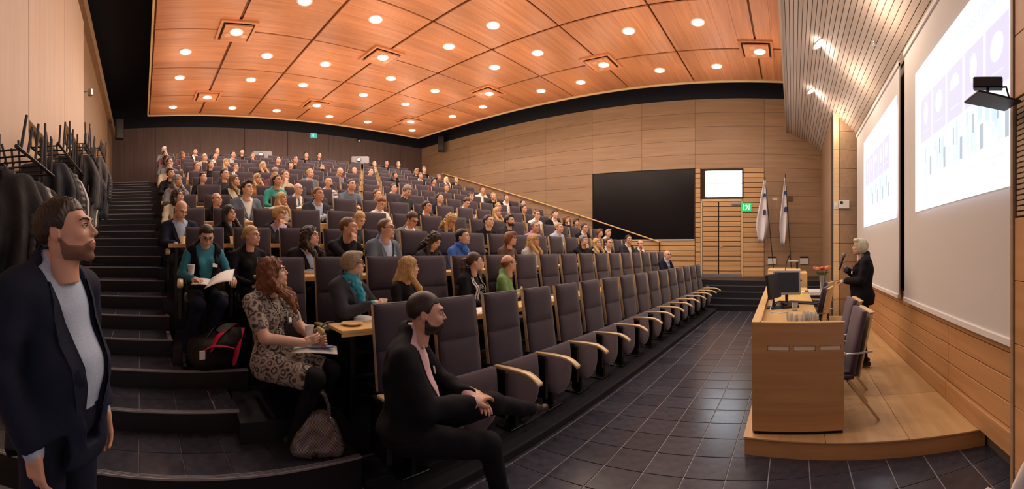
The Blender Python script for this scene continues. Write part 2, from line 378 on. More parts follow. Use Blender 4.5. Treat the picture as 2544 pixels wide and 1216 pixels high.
def downlight(x, y, z, label, group, w=DOWN_W, emit=True):
    t = thing('ceiling_light', label, 'light', (x, y, z), 0, group)
    put('lamp_lens', lens_me, t).scale = (1.45, 1.45, 1); put('lamp_rim', rim_me, t).scale = (1.45, 1.45, 1)
    if emit:
        ld = bpy.data.lights.new('downlight', 'SPOT'); ld.energy = w; ld.color = (1, .86, .74); ld.spot_size = R(165); ld.spot_blend = .9; ld.shadow_soft_size = .09
        lo = bpy.data.objects.new('downlight', ld); COL.objects.link(lo); lo.parent = t; lo.location = (0, 0, -.03)
        pd = bpy.data.lights.new('ceiling_fill', 'POINT'); pd.energy = w * FILL; pd.color = (1, .74, .56); pd.shadow_soft_size = .25  # added unseen fill point, hung below each lamp to brighten the ceiling
        po = bpy.data.objects.new('ceiling_fill', pd); COL.objects.link(po); po.parent = t; po.location = (0, 0, -.9)
    return t
for k, (a, y) in enumerate(squares):
    x = sx(a, y)
    if math.hypot(x, y) < 4.5: continue
    o = put('spot_panel', sq_p, ce, (x, y, CZ)); put('shadow_gap', sq_g, ce, (x, y, CZ - .0)); put('raised_frame', sq_f, ce, (x, y, CZ + .01))
    r_ = ORD[sorted({q[1] for q in squares}, reverse=True).index(y) + 1]; c_ = ['first', 'middle', 'last'][[2.2, 5.95, 9.8].index(a)]
    downlight(x + .0, y - .08, CZ - .078, 'round spotlight in raised square ceiling panel, %s column from stairs, %s from back wall' % (c_, r_), 'spotlights in square ceiling panels', DOWN_W * 1.2)
    for sgn in (-1, 1): put('blank_cap', cap_me, ce, (x + sgn * .19, y + .08, CZ - .078))
lx = [1.15, 3.27, 4.90, 6.96, 8.59, 10.71]; ly = [13.7, 11.35, 9.87, 7.5, 6.12, 3.7, 2.1]
for j, y in enumerate(ly):
    for i, a in enumerate(lx):
        x = sx(a, y)
        if math.hypot(x, y) < 5: continue
        downlight(x, y, CZ - .001, 'round recessed ceiling downlight, %s line from back wall, %s from stairs side' % (ORD[j + 1], ORD[i + 1]), 'round downlights in the coffered ceiling')

# ------------------------------------------------------------------ slatted canopy above the podium
cpy = [(.20, 5.68), (-.50, 5.38), (-1.0, 4.98), (-1.62, 4.42)]
def cz(y):
    for (ya, za), (yb, zb) in zip(cpy, cpy[1:]):
        if y >= yb: return za + (zb - za) * (y - ya) / (yb - ya)
    return cpy[-1][1]
cb = MB()
for (ya, za), (yb, zb) in zip(cpy, cpy[1:]):
    cb.obox((1.2, ya, za + .03), (12.1, 0, 0), (0, yb - ya, zb - za), (0, 0, .12))
cb.box(1.2, 13.3, .16, .20, 5.68, 7.6)
can = struct(cb.build('ceiling_canopy', plain('canopy_back', (.14, .11, .09), .8)), 'pale slatted sloping soffit above the podium', 'ceiling')
M_SLAT = wood('canopy_wood', (.52, .43, .36), (.62, .53, .46), 0, 2, .5, .08)
ny = 25
for i in range(ny):
    y0 = .20 - i * (1.80 / ny); y1 = y0 - 1.80 / ny + .010
    MB().obox((1.2, y0, cz(y0)), (12.0, 0, 0), (0, y1 - y0, cz(y1) - cz(y0)), (0, 0, .03)).build('slat', M_SLAT, can)
MB().box(1.2, 13.3, .20, .235, 5.66, 7.6).build('fascia', wood('fascia_wood', (.62, .53, .42), (.7, .6, .5), 0, 2, .5, 0), can)
for k, (x, y) in enumerate(((6.83, -.48), (8.87, -.45), (4.8, -.48))):
    tk = downlight(x, y, cz(y) - .012, 'chrome downlight in slatted soffit, %s pillar' % ('second from the', 'nearest the', 'farthest from the')[k], 'downlights in the slatted soffit', DOWN_W * .9)
    tk.rotation_euler = (R(-32), 0, 0)
for k, (x, y) in enumerate(((5.6, -1.2), (8.6, -1.15))):
    m = MB().lathe([(.02, 0), (.02, -.02), (.008, -.02), (.008, -.05), (.03, -.055), (.03, -.058)], 10)
    o = m.build('sprinkler', M_METAL, loc=(x, y, cz(y))); tag(o, 'small metal sprinkler head under slatted soffit, %s' % ('above nearer screen', 'above farther screen')[k], 'sprinkler')

# ------------------------------------------------------------------ front wall, screens
fw = struct(MB().box(1.6, 9.3, -1.80, -1.62, 0, 4.6).build('wall_front', plain('front_back', (.10, .075, .06), .7)), 'front wall behind the projection screens', 'wall')
xs_ = [1.75, 3.65, 5.5, 7.4, 9.2]
for i in range(4):
    for k in range(5):
        z0 = .15 + k * .19
        MB().box(xs_[i] + .003, xs_[i + 1] - .003, -1.625, -1.56 - (.0 if k else -.03), z0 + .006, z0 + .186).build('wall_board', M_FRONTW, fw, bevel=.004)
def screen(x0, x1, label):
    t = thing('projection_screen', label, 'screen', ((x0 + x1) / 2, -1.5, 1.02), 0, 'projection screens on the front wall')
    c = (x0 + x1) / 2
    MB().box(x0 - c, x1 - c, -.02, .0, .03, 3.36).build('screen_fabric', M_SCREEN, t)
    MB().box(x0 - c, x1 - c, -.035, .02, -.03, .035).build('bottom_bar', M_WHITE, t, bevel=.008)
    MB().box(x0 - c, x1 - c, -.035, .02, 3.30, 3.38).build('top_housing', M_SCREEN, t, bevel=.008)
    return t, c
M_SLIDE = plain('slide_white', (.0, .0, .0), .9, emit=(.93, .95, 1), es=1.0)
M_SLP = plain('slide_lilac', (0, 0, 0), .9, emit=(.70, .62, .84), es=1.0)
M_SLL = plain('slide_pale', (0, 0, 0), .9, emit=(.88, .78, .90), es=1.0)
M_SLG = [plain('slide_grey%d' % i, (0, 0, 0), .9, emit=c, es=1) for i, c in enumerate([(.42, .47, .50), (.62, .74, .76), (.72, .80, .90), (.36, .37, .38), (.80, .86, .82), (.88, .92, .93)])]
M_SLT = plain('slide_text', (0, 0, 0), .9, emit=(.72, .74, .78), es=1.0)
def text_mesh(txt, size, name, mat, extrude=.0):
    cu = bpy.data.curves.new('t', 'FONT'); cu.body = txt; cu.size = size; cu.extrude = extrude; cu.resolution_u = 3
    o = bpy.data.objects.new('t', cu); COL.objects.link(o)
    dg = bpy.context.evaluated_depsgraph_get(); me = bpy.data.meshes.new_from_object(o.evaluated_get(dg)); bpy.data.objects.remove(o)
    me.materials.clear(); me.materials.append(mat); me.name = name
    return me
def slide(t, c, xl, xr, z0, z1):
    # xl = larger X (viewer's left), xr = smaller X
    W_ = xl - xr; zb = z0 - 1.02; H = z1 - z0
    sl = MB().box(xr - c, xl - c, .002, .006, zb, zb + H).build('projected_slide', M_SLIDE, t)
    def q(mb, u0, u1, v0, v1, mi=0, y=.0062): mb.add([(xl - c - u1 * W_, y, zb + v0 * H), (xl - c - u0 * W_, y, zb + v0 * H), (xl - c - u0 * W_, y, zb + v1 * H), (xl - c - u1 * W_, y, zb + v1 * H)], [(3, 2, 1, 0)], mi)
    u = .065; pw = .137; gp = .153
    rnd = random.Random(3)
    for k in range(5):
        m = MB(); q(m, u + k * gp + .02, u + k * gp + pw + .02, .46, .755); m.build('slide_tile', M_SLP, sl)
        ic = MB(); cx = xl - c - (u + k * gp + .02 + pw / 2) * W_; czz = zb + .64 * H
        n = 18; rr = .075 * H
        if k in (0, 3): prof = [(rr * .55 * math.cos(2 * math.pi * i / n), rr * math.sin(2 * math.pi * i / n)) for i in range(n)]
        else: prof = [(rr * math.cos(2 * math.pi * i / n) * (.8 if k != 2 else .9), rr * (.9 if k != 2 or math.sin(2 * math.pi * i / n) > 0 else .2) * math.sin(2 * math.pi * i / n)) for i in range(n)]
        ic.add([(cx + a, .0068, czz + b) for a, b in prof], [tuple(reversed(range(n)))])
        ic.build('slide_icon', M_SLL, sl); ic = MB(); q(ic, u + k * gp + .045, u + k * gp + pw - .01, .52, .527, 0, .0068); ic.build('slide_rule', M_SLL, sl)
        ph = MB(); u0 = u + k * gp + .02; v0 = .215
        # a soft photo: standing figure, table and background patches
        q(ph, u0, u0 + pw, v0, v0 + .23, 5, .0064)
        for _ in range(12):
            a = rnd.random() * pw * .8; b = rnd.random() * .16
            q(ph, u0 + a, min(u0 + pw, u0 + a + pw * (.06 + .16 * rnd.random())), v0 + b, v0 + min(.23, b + .04 + .12 * rnd.random()), rnd.choice([1, 2, 4, 4, 2, 4]), .0066 + _ * .00005)
        hx = u0 + pw * (.35 + .3 * rnd.random())
        q(ph, hx, hx + .03, v0 + .0, v0 + .13, 2, .0072); q(ph, hx + .006, hx + .022, v0 + .13, v0 + .185, 4, .0073); q(ph, hx + .002, hx + .009, v0 + .10, v0 + .195, 3, .0074)
        q(ph, u0 + pw * .85, u0 + pw, v0, v0 + .12, 0, .0074)
        ph.build('slide_photo', M_SLG, sl)['kind'] = 'stuff'
        for r_ in range(2):
            m = MB(); q(m, u0, u0 + pw * (.8 - .3 * r_), .15 - r_ * .03, .154 - r_ * .03); m.build('slide_caption', M_SLT, sl)
    me = text_mesh('Kansalaisen massapalvelut', H * .12, 'slide_title', M_SLT)
    o = put('slide_title', me, sl, (xl - c - .09 * W_, .0075, zb + .84 * H), (math.pi / 2, 0, math.pi)); o['kind'] = 'stuff'
t1, c1 = screen(5.30, 8.92, 'white projection screen with slide, beside the pillar')
slide(t1, c1, 8.02, 5.42, 2.16, 3.96)
t2, c2 = screen(1.92, 5.02, 'large white projection screen with slide, nearest the camera shelf')
slide(t2, c2, 4.54, 1.94, 2.16, 3.88)
for X_, Wd in ((3.1, 60), (6.7, 45)):   # the light the lit slides throw into the room
    ld = bpy.data.lights.new('slide_light', 'AREA'); ld.shape = 'RECTANGLE'; ld.size = 2.6; ld.size_y = 1.6; ld.energy = Wd; ld.color = (.62, .74, 1)
    lo = bpy.data.objects.new('slide_light', ld); COL.objects.link(lo); lo.location = (X_, -1.46, 3.0); lo.rotation_euler = (-math.pi / 2, 0, 0)
# near pier on the right
npi = struct(MB().box(-.8, 1.86, -1.5, -1.24, 0, 5.2).build('wall_pier', M_GAP), 'near beech clad wall pier with ribbed acoustic panel', 'wall')
for z0, z1 in ((0, .44), (.44, .80), (.80, 1.16), (1.16, 1.52), (1.52, 1.88), (2.56, 2.92), (2.92, 3.5), (3.5, 4.2), (4.2, 5.0)):
    MB().box(-.8, 1.845, -1.24, -1.20, z0 + .002, z1 - .002).build('wall_panel', M_FRONTW, npi, bevel=.002)
for i in range(22):
    z0 = 1.89 + i * .0305; MB().box(-.8, 1.83, -1.245, -1.205, z0, z0 + .022).build('rib', wood('rib_wood', (.42, .30, .19), (.5, .37, .25), 0, 3, .6, .1), npi)
MB().box(1.85, 1.875, -1.26, -1.19, 0, 5).build('corner_strip', M_WALLW, npi); MB().box(1.90, 1.93, -1.58, -1.5, 0, 5).build('corner_strip', M_WALLW, npi)

# ------------------------------------------------------------------ podium
pod = struct(MB().obox((3.16, .40, 0), (5.9, 0.02, 0), (-.235, -2.0, 0), (0, 0, .137)).build('podium', M_DESKW), 'low beech podium in front of the screens', 'podium')
for i in range(6):
    for j in range(3):
        x0 = 3.15 + i * .985; y1 = .41 - j * .675
        MB().obox((x0 - .1175 * (.41 - y1), y1, .137), (.98, 0, 0), (-.1175 * .67, -.671, 0), (0, 0, .013)).build('floor_board', M_PODW, pod, bevel=.0015)
# ------------------------------------------------------------------ tip-up seats
M_FAB = plain('seat_fabric', (.046, .033, .050), .85, noise=.25, nscale=220, bump=.25, sheen=.25)
M_FAB2 = plain('seat_pad_fabric', (.066, .042, .060), .85, noise=.25, nscale=220, bump=.25, sheen=.3)
M_ARM = wood('armrest_wood', (.74, .56, .30), (.84, .66, .40), 1, 4.0, .3, .04, coat=.3)
def rounded_slab(w, h, t, x0=0, z0=0, lean=0, round_bottom=0, taper=0, nseg=5, bulge=.02):
    # upholstered slab in x,z with thickness along y, front at -y, cushion bulge
    NX, NZ = 8, 8; m = MB(); vs = []; 
    def pt(u, v, side):
        z = v * h; ww = w * (1 - taper * (1 - v))
        if round_bottom: 
            k = max(0, 1 - v / round_bottom); ww *= math.sqrt(max(.05, 1 - k ** 2.2 * .93))
        x = (u - .5) * ww
        e = (1 - (2 * u - 1) ** 4) * (1 - (2 * v - 1) ** 4)
        y = (-t / 2 - bulge * e) if side else (t / 2)
        return (x0 + x, y + lean * (z + z0), z0 + z)
    for side in (1, 0):
        for j in range(NZ + 1):
            for i in range(NX + 1): vs.append(pt(i / NX, j / NZ, side))
    n = (NX + 1) * (NZ + 1); fs = []
    for j in range(NZ):
        for i in range(NX):
            a = j * (NX + 1) + i; b = a + 1; c = b + NX + 1; d = a + NX + 1
            fs.append((a, b, c, d)); fs.append((n + a, n + d, n + c, n + b))
    for i in range(NX):
        fs.append((i + 1, i, n + i, n + i + 1)); a = NZ * (NX + 1) + i; fs.append((a, a + 1, n + a + 1, n + a))
    for j in range(NZ):
        a = j * (NX + 1); b = a + NX + 1; fs.append((a, b, n + b, n + a)[::1]); a += NX; b += NX; fs.append((b, a, n + a, n + b))
    return m.add(vs, fs)
LEAN = .13
head_me = rounded_slab(.43, .34, .05, 0, .885, LEAN, bulge=.022).mesh('headrest', M_FAB, smooth=True, bevel=.007)
back_me = rounded_slab(.43, .50, .05, 0, .385, LEAN, taper=-.04, bulge=.015).mesh('backrest', M_FAB, smooth=True, bevel=.006)
sd = MB()
for s in (-1, 1): sd.obox((s * .222 - .007, -.012 + LEAN * .36, .36), (.014, 0, 0), (0, .045, 0), (0, LEAN * .87, .87))
side_me = sd.mesh('side_edge', M_EDGEW, bevel=.003)
M_SEATE = wood('seat_edge_wood', (.46, .34, .20), (.56, .43, .26), 1, 4.0, .4, .05)
side_l = MB().obox((-.226, -.004 + LEAN * .36, .36), (.009, 0, 0), (0, .034, 0), (0, LEAN * .865, .865)).mesh('side_edge', M_SEATE, bevel=.003)
side_r = MB().obox((.217, -.022 + LEAN * .36, .36), (.007, 0, 0), (0, .058, 0), (0, LEAN * .865, .865)).mesh('side_edge', M_SEATE, bevel=.003)
top_me = MB().obox((-.226, -.018 + LEAN * 1.225, 1.222), (.450, 0, 0), (0, .046, 0), (0, 0, .008)).mesh('top_edge', M_FAB, bevel=.003)
ply_me = MB().obox((-.222, .032 + LEAN * .36, .36), (.444, 0, 0), (0, .006, 0), (0, LEAN * .86, .86)).mesh('back_shell', M_SEATE, bevel=.002)
pad_me = rounded_slab(.47, .47, .06, 0, .17, .10, round_bottom=.55, bulge=.035)
pad_up = pad_me.mesh('seat_pad', M_FAB2, smooth=True, bevel=.010)
pm = rounded_slab(.47, .44, .07, 0, 0, 0, round_bottom=.35, bulge=.02)
pm.v = [(x, -z + .0, .44 - y) for x, y, z in [(a[0], a[1], .44 - a[2]) for a in pm.v]]
pm.f = [f for f in pm.f]
pad_dn = pm.mesh('seat_pad', M_FAB2, smooth=True, bevel=.010)
import bmesh
def fix_normals(me):
    bm = bmesh.new(); bm.from_mesh(me); bmesh.ops.recalc_face_normals(bm, faces=bm.faces); bm.to_mesh(me); bm.free(); return me
for me in (head_me, back_me, pad_up, pad_dn): fix_normals(me)
def arm_mesh(L, tip=True):
    m = MB(); n = 8; top = []
    pts = []
    for i in range(n + 1):
        u = i / n; y = -.05 - L * u; z = .615 + .012 * math.sin(u * 3) - (.055 * max(0, (u - .72) / .28) ** 1.8 if tip else 0); pts.append((y, z, .024 + .010 * u, .014))
    vs = []; fs = []
    for y, z, hw, th in pts:
        vs += [(-hw, y, z), (hw, y, z), (hw * .8, y + .004, z - th * 2), (-hw * .8, y + .004, z - th * 2)]
    for i in range(n):
        for k in range(4): k2 = (k + 1) % 4; fs.append((i * 4 + k, i * 4 + k2, (i + 1) * 4 + k2, (i + 1) * 4 + k))
    fs += [(3, 2, 1, 0), (n * 4, n * 4 + 1, n * 4 + 2, n * 4 + 3)]
    m.add(vs, fs); return fix_normals(m.mesh('armrest', M_ARM, smooth=True, bevel=.004))
arm_long = arm_mesh(.50); arm_short = arm_mesh(.30)
lg = MB(); lg.box(-.24, -.20, -.10, .12, .28, .60).box(-.02, .02, -.06, .06, 0, .4).box(-.23, .23, -.03, .05, .30, .36).box(-.12, .12, -.10, .10, 0, .02)
leg_me = lg.mesh('seat_frame', M_STEEL, bevel=.004)
sp_me = MB().box(-.02, .02, -.42, .02, .20, .60).mesh('arm_support', M_STEEL, bevel=.008)
def seat_proto(up, long):
    t = bpy.data.objects.new('theatre_seat', None)
    t.empty_display_size = .1; COL.objects.link(t)
    put('headrest', head_me, t); put('backrest', back_me, t); put('side_edge', side_l, t); put('side_edge', side_r, t); put('top_edge', top_me, t); put('back_shell', ply_me, t)
    if up: put('seat_pad', pad_up, t, (0, -.155, 0))
    else: put('seat_pad', pad_dn, t, (0, -.02, .01))
    put('armrest', arm_long if long else arm_short, t, (-.279, .0, .02)); put('seat_frame', leg_me, t)
    s = put('arm_support', sp_me, t, (-.279, .04, 0)); s.scale[1] = .55
    return t
PUP1, PDN1, PUP, PDN = seat_proto(1, 1), seat_proto(0, 1), seat_proto(1, 0), seat_proto(0, 0)
used_p = set()
seats = {}
ROWX = {1: (1.316, .5645, 16), 2: (.637, .562, 17), 3: (-.045, .565, 18), 4: (-.23, .578, 18)}
for n in range(5, 14): ROWX[n] = (-.33 - .09 * (n - 5), .582, 18)
def seat_label(n, k, occ):
    st = 'occupied' if occ else 'empty tipped-up'
    return '%s plum high-backed seat, %s row, %s from the aisle stairs' % (st, 'front' if n == 1 else ORD[n], ORD[k + 1])
def place_seats(occ):
    for n in range(1, 14):
        x0, p, cnt = ROWX[n]
        for k in range(cnt):
            x = x0 + p * k + .229
            o_ = (n, k) in occ
            pr = (PDN1 if o_ else PUP1) if n == 1 else (PDN if o_ else PUP)
            if pr in used_p: t = copy_tree(pr)
            else: t = pr; used_p.add(pr)
            t.location = (x, D[n] - LEAN * 1.2, ZF[n] + (0 if n > 1 else 0)); t.rotation_euler = (0, 0, R(0))
            tag(t, seat_label(n, k, o_), 'seat', 'theatre seats of the %s row' % ('front' if n == 1 else ORD[n]))
            seats[(n, k)] = t
# ------------------------------------------------------------------ continuous desk tops behind the rows
for n in range(2, 14):
    x0, p, cnt = ROWX[n]; xa = 1.10 if n == 2 else (.66 if n == 3 else x0 - .02); xb = x0 + p * cnt
    ya = D[n - 1] + .07; z = ZF[n] + .70
    t = thing('writing_desk', 'long pale wooden writing shelf serving the %s row of seats' % ORD[n], 'desk', ((xa + xb) / 2, ya, z), 0, 'continuous writing shelves')
    MB().box(-(xb - xa) / 2, (xb - xa) / 2, 0, .31, -.028, 0).build('shelf_board', M_TOPW, t, bevel=.004)
    MB().box(-(xb - xa) / 2, (xb - xa) / 2, .0, .012, -.05 if n < 5 else -.14, -.028).build('front_lip', M_TOPW, t)
    pm_ = MB().box(-.02, .02, .02, .2, -.70, -.03).mesh('shelf_bracket', M_STEEL, bevel=.003)
    q = -(xb - xa) / 2 + .1
    while q < (xb - xa) / 2: put('shelf_bracket', pm_, t, (q, 0, 0)); q += 2.25
# ------------------------------------------------------------------ handrail along the side wall
hr = thing('handrail', 'sloping wooden handrail along the side wall', 'handrail', WE(2.9, .12, 1.95))
o0 = WE(2.9, .12, 1.95); rail = [WE(2.9 + i * 1.0, .12, 1.95 + i * .335) - o0 for i in range(0, 11)]
MB().tube(rail, .026, 10).build('rail', M_TOPW, hr, smooth=True)
MB().tube([Vector((0, 0, 0)), Vector((0, 0, -.72))], .02, 8).build('rail_post', M_STEEL, hr, smooth=True)
for i in range(1, 11, 2): MB().tube([rail[i] - Vector((0, 0, .02)), rail[i] - Vector((0, 0, .07)), rail[i] - Vector((0, 0, .07)) + NE * .1], .009, 6).build('rail_bracket', M_STEEL, hr)

# ------------------------------------------------------------------ panel desk on the podium
dk = thing('panel_desk', 'long beech speakers desk with raised front panel on podium', 'desk', (3.2, 0, .15), .0)
Zt = .93
yl = lambda x: .34 + .030 * x  # audience edge, x from the near end
def dbox(mb, x0, x1, ya, yb, z0, z1, sl=.030): return mb.obox((x0, ya + sl * x0, z0), (x1 - x0, sl * (x1 - x0), 0), (0, yb - ya, 0), (0, 0, z1 - z0))
side = MB(); side.box(0, .03, -.43, .34, .03, .70); side.box(0, .03, -.43, .34, .745, Zt)
for a, b in ((-.43, -.405), (-.22, -.19), (.0, .03), (.215, .34)): side.box(0, .03, a, b, .70, .745)
side.build('end_panel', M_DESKW, dk)
for a, b in ((-.405, -.22), (-.19, .0), (.03, .215)):
    MB().box(.006, .022, a + .002, b - .002, .702, .743).build('slot_lit_fill', plain('lit_slot_cream', (.92, .76, .54), .4), dk, bevel=.006)  # cream strips fill the open slots; light from behind put into their colour
dbox(MB(), .03, 3.6, .30, .34, .0, Zt).build('front_panel', M_DESKW, dk)
dbox(MB(), -.002, 3.6, .27, .345, Zt, Zt + .012, .030).build('top_edge', M_TOPW, dk)
MB().box(-.003, .033, -.435, .28, Zt, Zt + .012).build('top_edge', M_TOPW, dk)
MB().obox((.03, -.255, Zt - .08), (3.5, .01, 0), (0, .57, 0), (0, 0, .03)).build('worktop', M_TOPW, dk, bevel=.003)
MB().box(3.2, 3.23, -.22, .30, 0, .84).build('end_panel', M_DESKW, dk)
MB().box(.02, .05, -.42, .33, .0, .03).build('plinth', M_BLACK, dk)
# lectern
le = thing('lectern', 'boxy beech lectern at the far end of the long desk', 'lectern', (6.95, .10, .15))
MB().box(0, .55, -.36, .36, 0, .80).build('lectern_base', M_BOARD, le, bevel=.006)
MB().box(-.02, .57, -.36, .36, .815, 1.13).build('lectern_body', M_TOPW, le, bevel=.012)
MB().box(.02, .57, -.24, .36, 1.13, 1.19).build('lectern_top', M_TOPW, le, bevel=.012)
mm = thing('gooseneck_microphone', 'black gooseneck microphone rising from the lectern', 'microphone', (6.9, .14, 1.34))
MB().tube([(0, 0, -.24), (-.02, 0, -.05), (-.01, -.02, .10), (.0, -.05, .2)], .008, 6).build('gooseneck', M_PLASTB, mm)
MB().lathe([(.0, 0), (.035, 0), (.03, .02), (0, .02)], 10, (0, 0, -.26)).build('microphone_base', M_PLASTB, mm); MB().tube([(0, -.05, .2), (0, -.075, .25)], .014, 8).build('capsule', M_PLASTB, mm)
mm = thing('gooseneck_microphone', 'thin black microphone arm reaching sideways before the lectern', 'microphone', (6.85, .04, 1.10))
MB().tube([(0, .08, -.02), (0, .0, .01), (0, -.09, .045), (0, -.16, .05)], .008, 6).build('gooseneck', M_PLASTB, mm); MB().tube([(0, -.16, .05), (0, -.2, .04)], .013, 8).build('capsule', M_PLASTB, mm)
ml = thing('reading_lamp', 'small flat metal reading lamp standing on the lectern', 'lamp', (7.2, -.08, 1.34))
MB().tube([(0, 0, 0), (0, 0, .13)], .02, 8).build('lamp_stem', M_STEEL, ml); MB().box(-.05, .05, -.02, .18, .13, .15).build('lamp_shade', M_METAL, ml, bevel=.006)
# monitors and clutter on the desk
ZW = .15 + Zt - .05
def monitor(x, y, rz, w, h, label, front, z=ZW, tilt=8):
    t = thing('computer_monitor', label, 'monitor', (x, y, z), rz)
    MB().lathe([(0, 0), (.12, 0), (.115, .012), (.03, .02), (0, .02)], 18, sxy=(1.2, .9)).build('monitor_foot', M_PLASTB, t, smooth=True)
    MB().tube([(0, .03, .01), (0, .05, .12), (0, .03, .16)], .02, 8).build('monitor_neck', M_PLASTB, t)
    c = MB().box(-w / 2, w / 2, 0, .035, 0, h).build('monitor_case', M_PLASTB if front is None else plain('silver_plastic', (.42, .44, .48), .4), t, bevel=.006)
    c.location = (0, 0, .11); c.rotation_euler = (R(-tilt), 0, 0)
    if front: MB().box(-w / 2 + .022, w / 2 - .022, -.002, .001, .03, h - .025).build('display', plain('dark_display', (.03, .04, .05), .25), c)
    return t
monitor(4.72, .07, R(-80), .34, .30, 'silver framed monitor turned towards the chairs, beside the black one', True)
monitor(4.40, .19, R(-22), .30, .28, 'black flat monitor seen edge-on, nearer the desk end', None)
t = thing('keyboard', 'black keyboard on the desk before the silver monitor', 'keyboard', (4.75, -.12, ZW), R(70))
MB().box(-.2, .2, -.065, .065, 0, .02).build('keyboard_body', M_PLASTB, t, bevel=.005); kk = MB()
for i in range(14):
    for j in range(4): kk.box(-.185 + i * .0265, -.163 + i * .0265, -.052 + j * .027, -.03 + j * .027, .02, .025)
o = kk.build('keys', plain('key_grey', (.03, .03, .033), .5), t); o['kind'] = 'stuff'
t = thing('paper_sheet', 'bright yellow paper lying near the lectern end', 'paper', (5.75, -.02, ZW), R(8)); MB().box(-.15, .15, -.14, .11, 0, .004).build('sheet', plain('yellow_paper', (.75, .68, .05), .7), t)
t = thing('name_tray', 'small white and grey box beside the yellow paper', 'box', (5.8, -.18, ZW), 0); MB().box(-.06, .06, -.06, .05, 0, .035).build('tray', M_WHITE, t, bevel=.004); MB().box(-.05, .05, -.055, -.0, .035, .045).build('tray_lid', M_STEEL, t)
t = thing('tablet', 'dark brown leather case flat on the near desk corner', 'case', (3.42, .17, ZW), R(4)); MB().box(-.05, .05, -.075, .075, 0, .014).build('case_cover', plain('brown_leather', (.05, .02, .018), .5), t, bevel=.004)
def thin_glass(nm, a):
    m, nt, b = nodes_of(nm); tr = nt.nodes.new('ShaderNodeBsdfTransparent'); mx = nt.nodes.new('ShaderNodeMixShader'); lw_ = nt.nodes.new('ShaderNodeLayerWeight'); lw_.inputs['Blend'].default_value = .35
    b.inputs['Base Color'].default_value = (.85, .88, .90, 1); b.inputs['Roughness'].default_value = .04; ad = nt.nodes.new('ShaderNodeMath'); ad.operation = 'ADD'; ad.inputs[1].default_value = a; ad.use_clamp = True
    nt.links.new(lw_.outputs['Fresnel'], ad.inputs[0]); nt.links.new(ad.outputs[0], mx.inputs[0]); nt.links.new(tr.outputs[0], mx.inputs[1]); nt.links.new(b.outputs[0], mx.inputs[2]); nt.links.new(mx.outputs[0], nt.nodes['Material Output'].inputs['Surface']); return m
M_GLASS = thin_glass('clear_glass', .16); M_WATER = thin_glass('water', .05)
def tumbler(x, y, label, down=False):
    t = thing('drinking_glass', label, 'glass', (x, y, ZW), 0, 'drinking glasses on the podium desk')
    pr = [(.028, 0), (.033, .085), (.030, .085), (.025, .006), (0, .006)]
    MB().lathe([(0, 0)] + pr, 16).build('glass_body', M_GLASS, t, smooth=True)
    MB().lathe([(.024, .008), (.026, .05), (0, .05)], 12).build('water', M_WATER, t, smooth=True); return t
gi = 0
for (x, y) in ((3.42, .0), (3.45, -.06), (3.52, .03), (3.5, -.13), (3.56, -.19), (3.62, -.12), (3.44, -.2), (4.2, -.02)):
    pos = ['first of the near cluster by the leather case', 'second of the near cluster by the leather case', 'third of the near cluster, set further back', 'first beside the keys near the chairs', 'second beside the keys near the chairs', 'third beside the keys, furthest back', 'standing alone at the near chair edge', 'standing alone by the monitor foot'][gi]
    tumbler(x, y, 'clear drinking glass, ' + pos); gi += 1
t = thing('car_keys', 'black key fob lying behind the water glasses', 'keys', (3.66, -.23, ZW), R(20)); MB().box(-.035, .035, -.02, .02, 0, .016).build('key_fob', M_PLASTB, t, bevel=.006); MB().box(.035, .08, -.004, .004, .003, .008).build('key_blade', M_METAL, t)
t = thing('cable', 'white cable looped beside the black monitor', 'cable', (4.1, .2, ZW)); MB().tube([(.3, .02, .2), (.25, .04, .05), (.1, .05, .01), (-.05, .02, .006), (-.1, -.08, .006), (.0, -.15, .006)], .006, 6).build('cable_run', M_WHITE, t, smooth=True)
t = thing('cable', 'tangle of black cables behind the monitors', 'cable', (4.55, .22, ZW)); MB().tube([(-.3, 0, .01), (-.2, .05, .012), (-.05, -.03, .03), (.1, .04, .012), (.25, -.05, .02), (.3, -.2, .01), (.1, -.28, .01), (-.1, -.2, .01), (-.2, -.1, .02), (-.05, .0, .012)], .008, 6).build('cable_run', M_PLASTB, t, smooth=True)
t = thing('desk_phone', 'low black conference unit beside the glass', 'telephone', (4.42, .04, ZW), R(-70)); MB().box(-.10, .10, -.07, .07, 0, .035).build('phone_body', M_PLASTB, t, bevel=.01); MB().box(-.09, -.04, -.06, .06, .036, .06).build('handset', M_PLASTB, t, bevel=.008)
